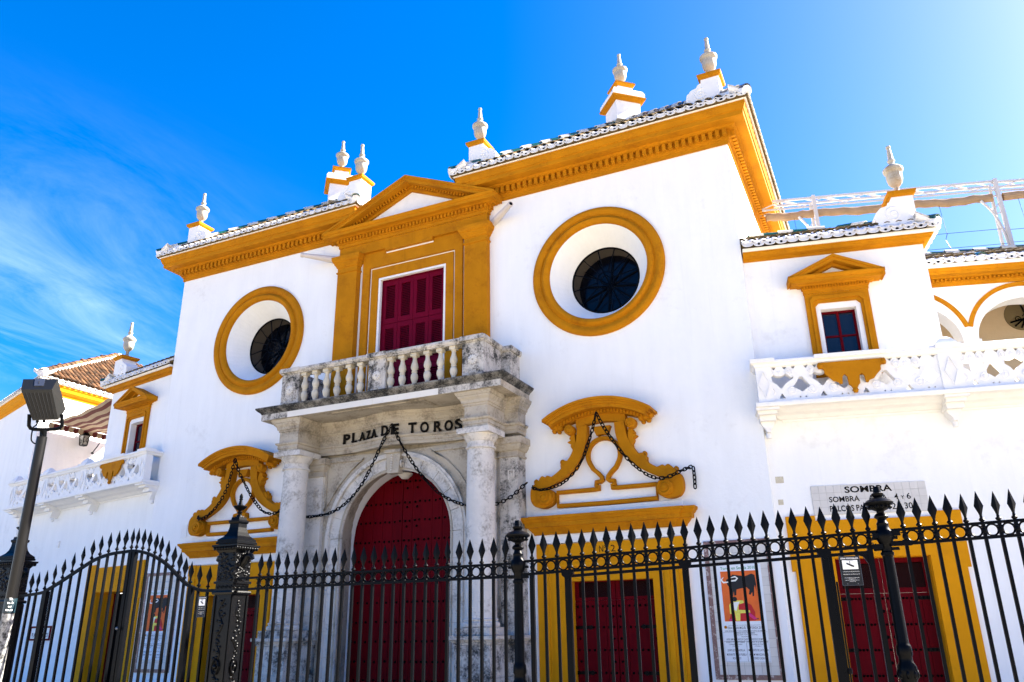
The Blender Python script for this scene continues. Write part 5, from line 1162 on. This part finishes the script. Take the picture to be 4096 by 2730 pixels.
# ---- square cast-iron gate pillars
def relief(m, x0, x1, z0, z1, y, side, n, rnd):
    for i in range(n):
        u = x0+(x1-x0)*rnd.random(); z = z0+(z1-z0)*(i+rnd.random())/n; r = rnd.uniform(.010, .020)
        if side == 'f': lump(m, u, y, z, r, 1.4, .7, 1.2)
        else: lump(m, y, u, z, r, .7, 1.4, 1.2)
    return m
def pillar(label, x, y):
    t = thing('gate_pillar', label, 'pillar', (x, y, 0), 0, 'square cast-iron gate pillars'); rnd = random.Random(5)
    q = lambda w: [(-w, w), (-w, -w), (w, -w), (w, w)]; h = .126
    MB().box(-h, h, -h, h, 0, 2.50).build('shaft', IRONR, t)
    for e, f in ((-1, 0), (1, 0), (0, -1), (0, 1)):
        for k in (-1, 1):
            if f: MB().box(k*(h-.012)-.014, k*(h-.012)+.014, f*h-(.012 if f < 0 else 0), f*h+(0 if f < 0 else .012), 0, 2.04).build('corner_bead', IRONR, t)
            else: MB().box(e*h-(.012 if e < 0 else 0), e*h+(0 if e < 0 else .012), k*(h-.012)-.014, k*(h-.012)+.014, 0, 2.04).build('corner_bead', IRONR, t)
    for s_, yy in (('f', -h-.002), ('r', h+.002)):
        m = MB()
        # meandering vine with leaves
        pts = []
        for i in range(60):
            z = .45+1.55*i/59; u = .035*math.sin(i*.55)
            pts.append((u, yy, z) if s_ == 'f' else (yy, u, z))
        m.tube(pts, .008, 5)
        for i in range(0, 60, 2):
            z = .45+1.55*i/59; u = .035*math.sin(i*.55)-.03*(1 if math.sin(i*.55) > 0 else -1)
            if s_ == 'f': lump(m, u, yy, z, .017, 1.3, .7, 1)
            else: lump(m, yy, u, z, .017, .7, 1.3, 1)
        relief(m, -.05, .05, .5, 2.0, yy, s_, 26, rnd)
        m.build('vine_relief', IRONR, t, 60)
        m = MB(); relief(m, -.11, .11, 2.20, 2.50, yy, s_, 70, rnd); m.build('leaf_relief', IRONR, t, 60)
        m = MB()
        for k in range(4):
            u = -.09+.06*k
            pp_ = spiral(u, 2.125, .024, 1.0, 1, 0, 12, 0); pp_ = [(a, yy-.004, c) for a, b, c in pp_] if s_ == 'f' else [(yy+.004, a, c) for a, b, c in pp_]
            m.tube(pp_, .006, 5)
        m.build('wave_band', IRONR, t, 60)
        md = [(0.045*math.cos(a), 1.30+.075*math.sin(a)) for a in [2*math.pi*i/20 for i in range(20)]]
        MB().tube([(a, yy-.012, b) if s_ == 'f' else (yy+.012, a, b) for a, b in md], .009, 6, True).build('medallion', IRONR, t, 60)
        mm_ = MB(); lump(mm_, 0 if s_ == 'f' else yy+.01, yy-.01 if s_ == 'f' else 0, 1.30, .024); mm_.build('medallion_boss', IRONR, t, 60)
    MB().sweep(q(h), [(0.001, 2.05), (.02, 2.05), (.025, 2.07), (.02, 2.085), (.001, 2.09)], True).build('band', IRONR, t); MB().sweep(q(h), [(.001, 2.165), (.018, 2.165), (.018, 2.19), (.001, 2.195)], True).build('band', IRONR, t)
    MB().sweep(q(h), [(-.1, 2.501), (.005, 2.501), (.02, 2.53), (.045, 2.56), (.062, 2.57), (.062, 2.59), (-.1, 2.60)], True).build('capital', IRONR, t)
    m = MB()
    for k in range(9):
        for e in (-1, 1):
            u = -.16+.04*k; lump(m, u, e*.165, 2.55, .018, 1, 1, 1.3); lump(m, e*.165, u, 2.55, .018, 1, 1, 1.3)
    m.build('capital_leaves', IRONR, t, 60)
    MB().sweep(q(.05), [(-.04, 2.601), (.11, 2.601), (.11, 2.625), (.10, 2.63), (.10, 2.65), (.09, 2.66), (.055, 2.69), (.03, 2.735), (.018, 2.79), (.016, 2.83), (.024, 2.84), (.03, 2.855), (.03, 2.87), (.012, 2.88), (.008, 2.91), (-.04, 2.91)], True).build('pillar_roof', IRON, t)
    MB().lathe([(.0, 2.91), (.036, 2.912), (.030, 2.935), (.020, 2.945), (.022, 2.955), (.034, 2.965), (.024, 2.975), (.02, 2.985), (.045, 3.0), (.062, 3.015), (.078, 3.03), (.078, 3.04), (.05, 3.048), (.025, 3.055), (.020, 3.08), (.016, 3.11), (.024, 3.12), (.016, 3.13), (.020, 3.14), (.018, 3.165), (.006, 3.185), (0, 3.19)], seg=16).build('pillar_finial', IRON, t, 40)
    for e, vx in ((-1, 1), (1, 1)):
        P = V3((e*.10, 0, 2.36), (e*.16, 0, 2.42), (e*.19, 0, 2.47), (e*.235, 0, 2.465), (e*.265, 0, 2.43))
        m = MB().tube(P, [.045, .045, .040, .034, .022], 8); m.tube([(e*.17, .02, 2.50), (e*.175, .028, 2.53)], [.012, .003], 5).tube([(e*.17, -.02, 2.50), (e*.175, -.028, 2.53)], [.012, .003], 5)
        m.build('horse_head', IRONR, t, 50)
    return t
pillar('square cast-iron gate pillar with relief leaves, in front of the left door hood', 1.254, -5.474)
pillar('square cast-iron gate pillar at the left edge, half hidden behind the floodlight pole', -2.63, -5.474)
# ---- arched double gate
GT = thing('arched_gate', 'black spear-topped double gate with swept arched rail between the two pillars', 'gate', (-.69, -5.5, 0))
gc = [(220, 875), (330, 850), (400, 815), (520, 740), (640, 660), (760, 585), (880, 540), (1000, 520), (1090, 512), (1180, 530), (1260, 565), (1340, 620), (1420, 700), (1490, 770), (1560, 810), (1640, 830), (1740, 830)]
gcp = [pxY(*c2(*q), -5.5) for q in gc]; gcp = [Vector((p.x+.69, 0, p.z)) for p in gcp]
gcp = catmull([Vector((-1.82, 0, gcp[0].z-.005))]+gcp[1:-1]+[Vector((1.82, 0, gcp[-1].z))], 5)
MB().tube(gcp, .024, 4, a0=math.pi/4).build('swept_rail', IRON, GT, 30)
def gz(x):
    for a, b in zip(gcp, gcp[1:]):
        if a.x <= x <= b.x: return a.z+(b.z-a.z)*(x-a.x)/(b.x-a.x)
    return gcp[0].z if x < 0 else gcp[-1].z
sx_ = [265, 318, 383, 452, 520, 592, 665, 740, 803, 870, 935, 995, 1050, 1090, 1140, 1190, 1240, 1285, 1338, 1392, 1442, 1492, 1540, 1608, 1680]
for k, u in enumerate(sx_):
    f = (u-265)/(1680-265); vv = 730-200*math.sin(math.pi*min(1, f*1.02))
    x = max(-1.72, min(1.72, pxY(*c2(u, vv), -5.5).x+.69))
    place('picket', BARM, GT, (x, 0, .06), None, (1, 1, gz(x)-.06)); place('spearhead', SPM, GT, (x, 0, gz(x)+.03), (0, random.uniform(-.03, .03), random.uniform(.1, .5)), (.95, 1, 1))
for u, w_ in ((365, .06), (1005, .055), (1035, .045), (1528, .06)):
    x = pxY(*c2(u, 900), -5.5).x+.69; MB().box(x-w_/2, x+w_/2, -.028, .028, .05, gz(x)-.01).build('gate_stile', IRON, GT)
MB().box(-1.75, 1.75, -.02, .02, .9, .94).build('gate_rail', IRON, GT); MB().box(-1.75, 1.75, -.02, .02, .12, .16).build('gate_rail', IRON, GT)
lo = pxY(*c2(975, 1135), -5.5); m = MB(); lump(m, lo.x+.69, -.06, lo.z, .022); m.build('gate_knob', LAMPL, GT, 60)
# ---- video surveillance signs
def vsign(label, p, rz, w_, h_):
    t = thing('warning_sign', label, 'sign', p, rz, 'grey camera warning signs on the fence')
    MB().box(-w_/2, w_/2, -.004, .0, 0, h_).build('sign_plate', SIGN, t); MB().ribbon(rect(-w_/2+.002, w_/2-.002, .002, h_-.002), .0016, -.0052, -.0041, True).build('sign_edge', LAMPL, t)
    MB().box(-w_*.37, w_*.37, -.0062, -.0041, h_*.55, h_*.86).build('sign_panel', SIGNW, t)
    MB().prism([(-w_*.18, h_*.73), (-w_*.16, h_*.78), (w_*.10, h_*.70), (w_*.2, h_*.66), (w_*.16, h_*.62), (w_*.06, h_*.64)], -.0075, -.0063).box(-.002, .002, -.0075, -.0063, h_*.74, h_*.83).box(-w_*.15, w_*.15, -.0075, -.0063, h_*.83, h_*.84).build('camera_pictogram', PBLACK, t)
    text('ZONA VIDEOVIGILADA', SIGNW, t, 0, h_*.90, h_*.05, -.0045, w_*.86, extrude=0, bold=.02)
    for z, s_ in ((.46, 'LEY ORGANICA 15/1999, DE PROTECCION DE DATOS'), (.37, 'PUEDE EJERCITAR SUS DERECHOS ANTE:')): text(s_, SIGNW, t, 0, h_*z, h_*.025, -.0045, w_*.8, extrude=0)
    for z, s_ in ((.25, 'REAL MAESTRANZA DE CABALLERIA'), (.21, 'DE SEVILLA'), (.17, 'PASEO DE CRISTOBAL COLON, 12'), (.13, '41001 SEVILLA')): text(s_, SIGNW, t, 0, h_*z, h_*.022, -.0045, w_*(.7 if len(s_) > 15 else .3), extrude=0)
    for e in (-1, 1):
        m = MB().lathe([(0, -.006), (.004, -.005), (.005, 0)], e*w_*.25, 0, h_*.06, 8, 'y', cap=False); m.build('screw', LAMPL, t)
fp = Vector((p1.x, p1.y, 0))+Vector((fe.x, fe.y, 0))*2.925+Vector((fe.y, -fe.x, 0))*.03
vsign('grey camera warning sign on the gate bars in front of the ochre door', (fp.x, fp.y, 1.945), math.atan2(fe.y, fe.x), .165, .24)
a = pxY(*c2(1585, 1046), -5.53); b = pxY(*c2(1672, 875), -5.53)
vsign('grey camera warning sign on the arched gate beside the left pillar capital', ((a.x+b.x)/2-.005, -5.535, a.z), 0, b.x-a.x-.005, b.z-a.z)

# ================================================================== FLOODLIGHT
def at(c, q, d): u, v = c(*q); return CPOS+ray(u, v)*d
D = 11.5
top = at(g7, (672, 1400), D); low = at(g2, (100, 830), D); low = Vector((low.x, low.y, low.z))
k = top.z/(top.z-low.z); base = top+(low-top)*k
FL = thing('floodlight', 'floodlight seen from behind on a leaning grey pole at the far left', 'floodlight', (base.x, base.y, 0))
rel = lambda p: p-Vector((base.x, base.y, 0))
MB().tube([rel(base), rel(low), rel(top)], [.064, .062, .058], 24).build('pole', STEEL, FL, 40)
sp0 = at(g7, (690, 1400), D); sp1 = at(g7, (700, 1255), D)
MB().tube([rel(top), rel(sp0+(sp1-sp0)*.05)], .060, 20).build('pole_cap', STEEL, FL, 40); MB().tube([rel(sp0), rel(sp1)], .040, 16).build('spigot', IRON, FL, 40)
br = [at(g7, q, D) for q in ((405, 930), (400, 1060), (395, 1170), (430, 1225), (500, 1245), (700, 1250), (950, 1245), (1040, 1225), (1085, 1170), (1085, 1050), (1080, 930))]
MB().tube([rel(p) for p in br], .022, 8).build('bracket', IRON, FL, 50)
rp_ = [at(g7, q, D-.08) for q in ((230, 415), (875, 410), (1010, 1050), (470, 1060))]
fp_ = [at(g7, q, D+.16) for q in ((275, 196), (1000, 190), (1165, 830), (640, 900))]
mid = [at(g7, q, D-.06) for q in ((372, 890), (1010, 895))]
V = [rel(p) for p in rp_+fp_]
MB().add(V, [(0, 1, 2, 3), (4, 7, 6, 5), (0, 4, 5, 1), (1, 5, 6, 2), (2, 6, 7, 3), (3, 7, 4, 0)]).build('housing', LAMPH, FL)
e1 = (rp_[1]-rp_[0]); e2 = (rp_[3]-rp_[0]); nrm = e1.cross(e2).normalized(); nrm = nrm if nrm.dot(CPOS-rp_[0]) > 0 else -nrm
for i in range(7):
    f = .12+.76*i/6; a = rp_[0].lerp(rp_[1], f)+e2*.10+nrm*.006; b = rp_[3].lerp(rp_[2], f)-e2*.08+nrm*.006
    MB().bar(rel(a-nrm*.005), rel(b-nrm*.005), .006, .005).build('cooling_rib', IRON, FL)
t0 = rp_[0].lerp(rp_[1], .40); t1 = rp_[0].lerp(rp_[1], .70); u0 = fp_[0].lerp(fp_[1], .34); u1 = fp_[0].lerp(fp_[1], .64)
up_n = (t1-t0).cross(u0-t0).normalized(); up_n = up_n if up_n.dot(CPOS-t0) > 0 else -up_n
lat = [t0.lerp(u0, .3)+up_n*.008, t1.lerp(u1, .3)+up_n*.008, u1+up_n*.008, u0+up_n*.008]
MB().add([rel(p) for p in lat]+[rel(p-up_n*.012) for p in lat], [(0, 1, 2, 3), (7, 6, 5, 4), (0, 4, 5, 1), (1, 5, 6, 2), (2, 6, 7, 3), (3, 7, 4, 0)]).build('latch', LAMPL, FL)
sl_ = [lat[0].lerp(lat[1], .45).lerp(lat[3].lerp(lat[2], .45), f)+up_n*.002 for f in (.3, .6)]
MB().bar(rel(sl_[0]), rel(sl_[1]), .010, .006).build('latch_slot', PBLACK, FL)
for q in ((575, 1085), (710, 1085)): MB().tube([rel(at(g7, (q[0], q[1]-40), D)), rel(at(g7, (q[0], q[1]+25), D))], .018, 10).build('cable_gland', IRON, FL)
MB().tube([rel(p) for p in catmull([at(g7, q, D-.01) for q in ((575, 1110), (545, 1160), (485, 1205), (462, 1290), (445, 1400), (450, 1480), (500, 1535), (570, 1550))], 4)], .009, 6).build('cable', IRON, FL, 60)
ax_ = (top-low).normalized()
ms = MB().tube([rel(low+ax_*-.02), rel(low-ax_*.18)], .0655, 24).build('sticker', STICK, FL, 40)
stx = (CPOS-low); stx.z = 0; stx.normalize()
for i, s_ in enumerate(('Th', 'to b', 'de', 'todo')):
    o = text(s_, SIGNW, FL, 0, 0, .026, 0, None, extrude=0, bold=.02); o.location = rel(low-ax_*(.045+.04*i))+stx*.0668; o.rotation_euler = (math.pi/2, 0, math.atan2(stx.y, stx.x)+math.pi/2); o.name = 'sticker_lettering'
MB().tube([rel(low-ax_*.19), rel(low-ax_*.95)], .0645, 24).build('torn_stickers', STICKW, FL, 40)
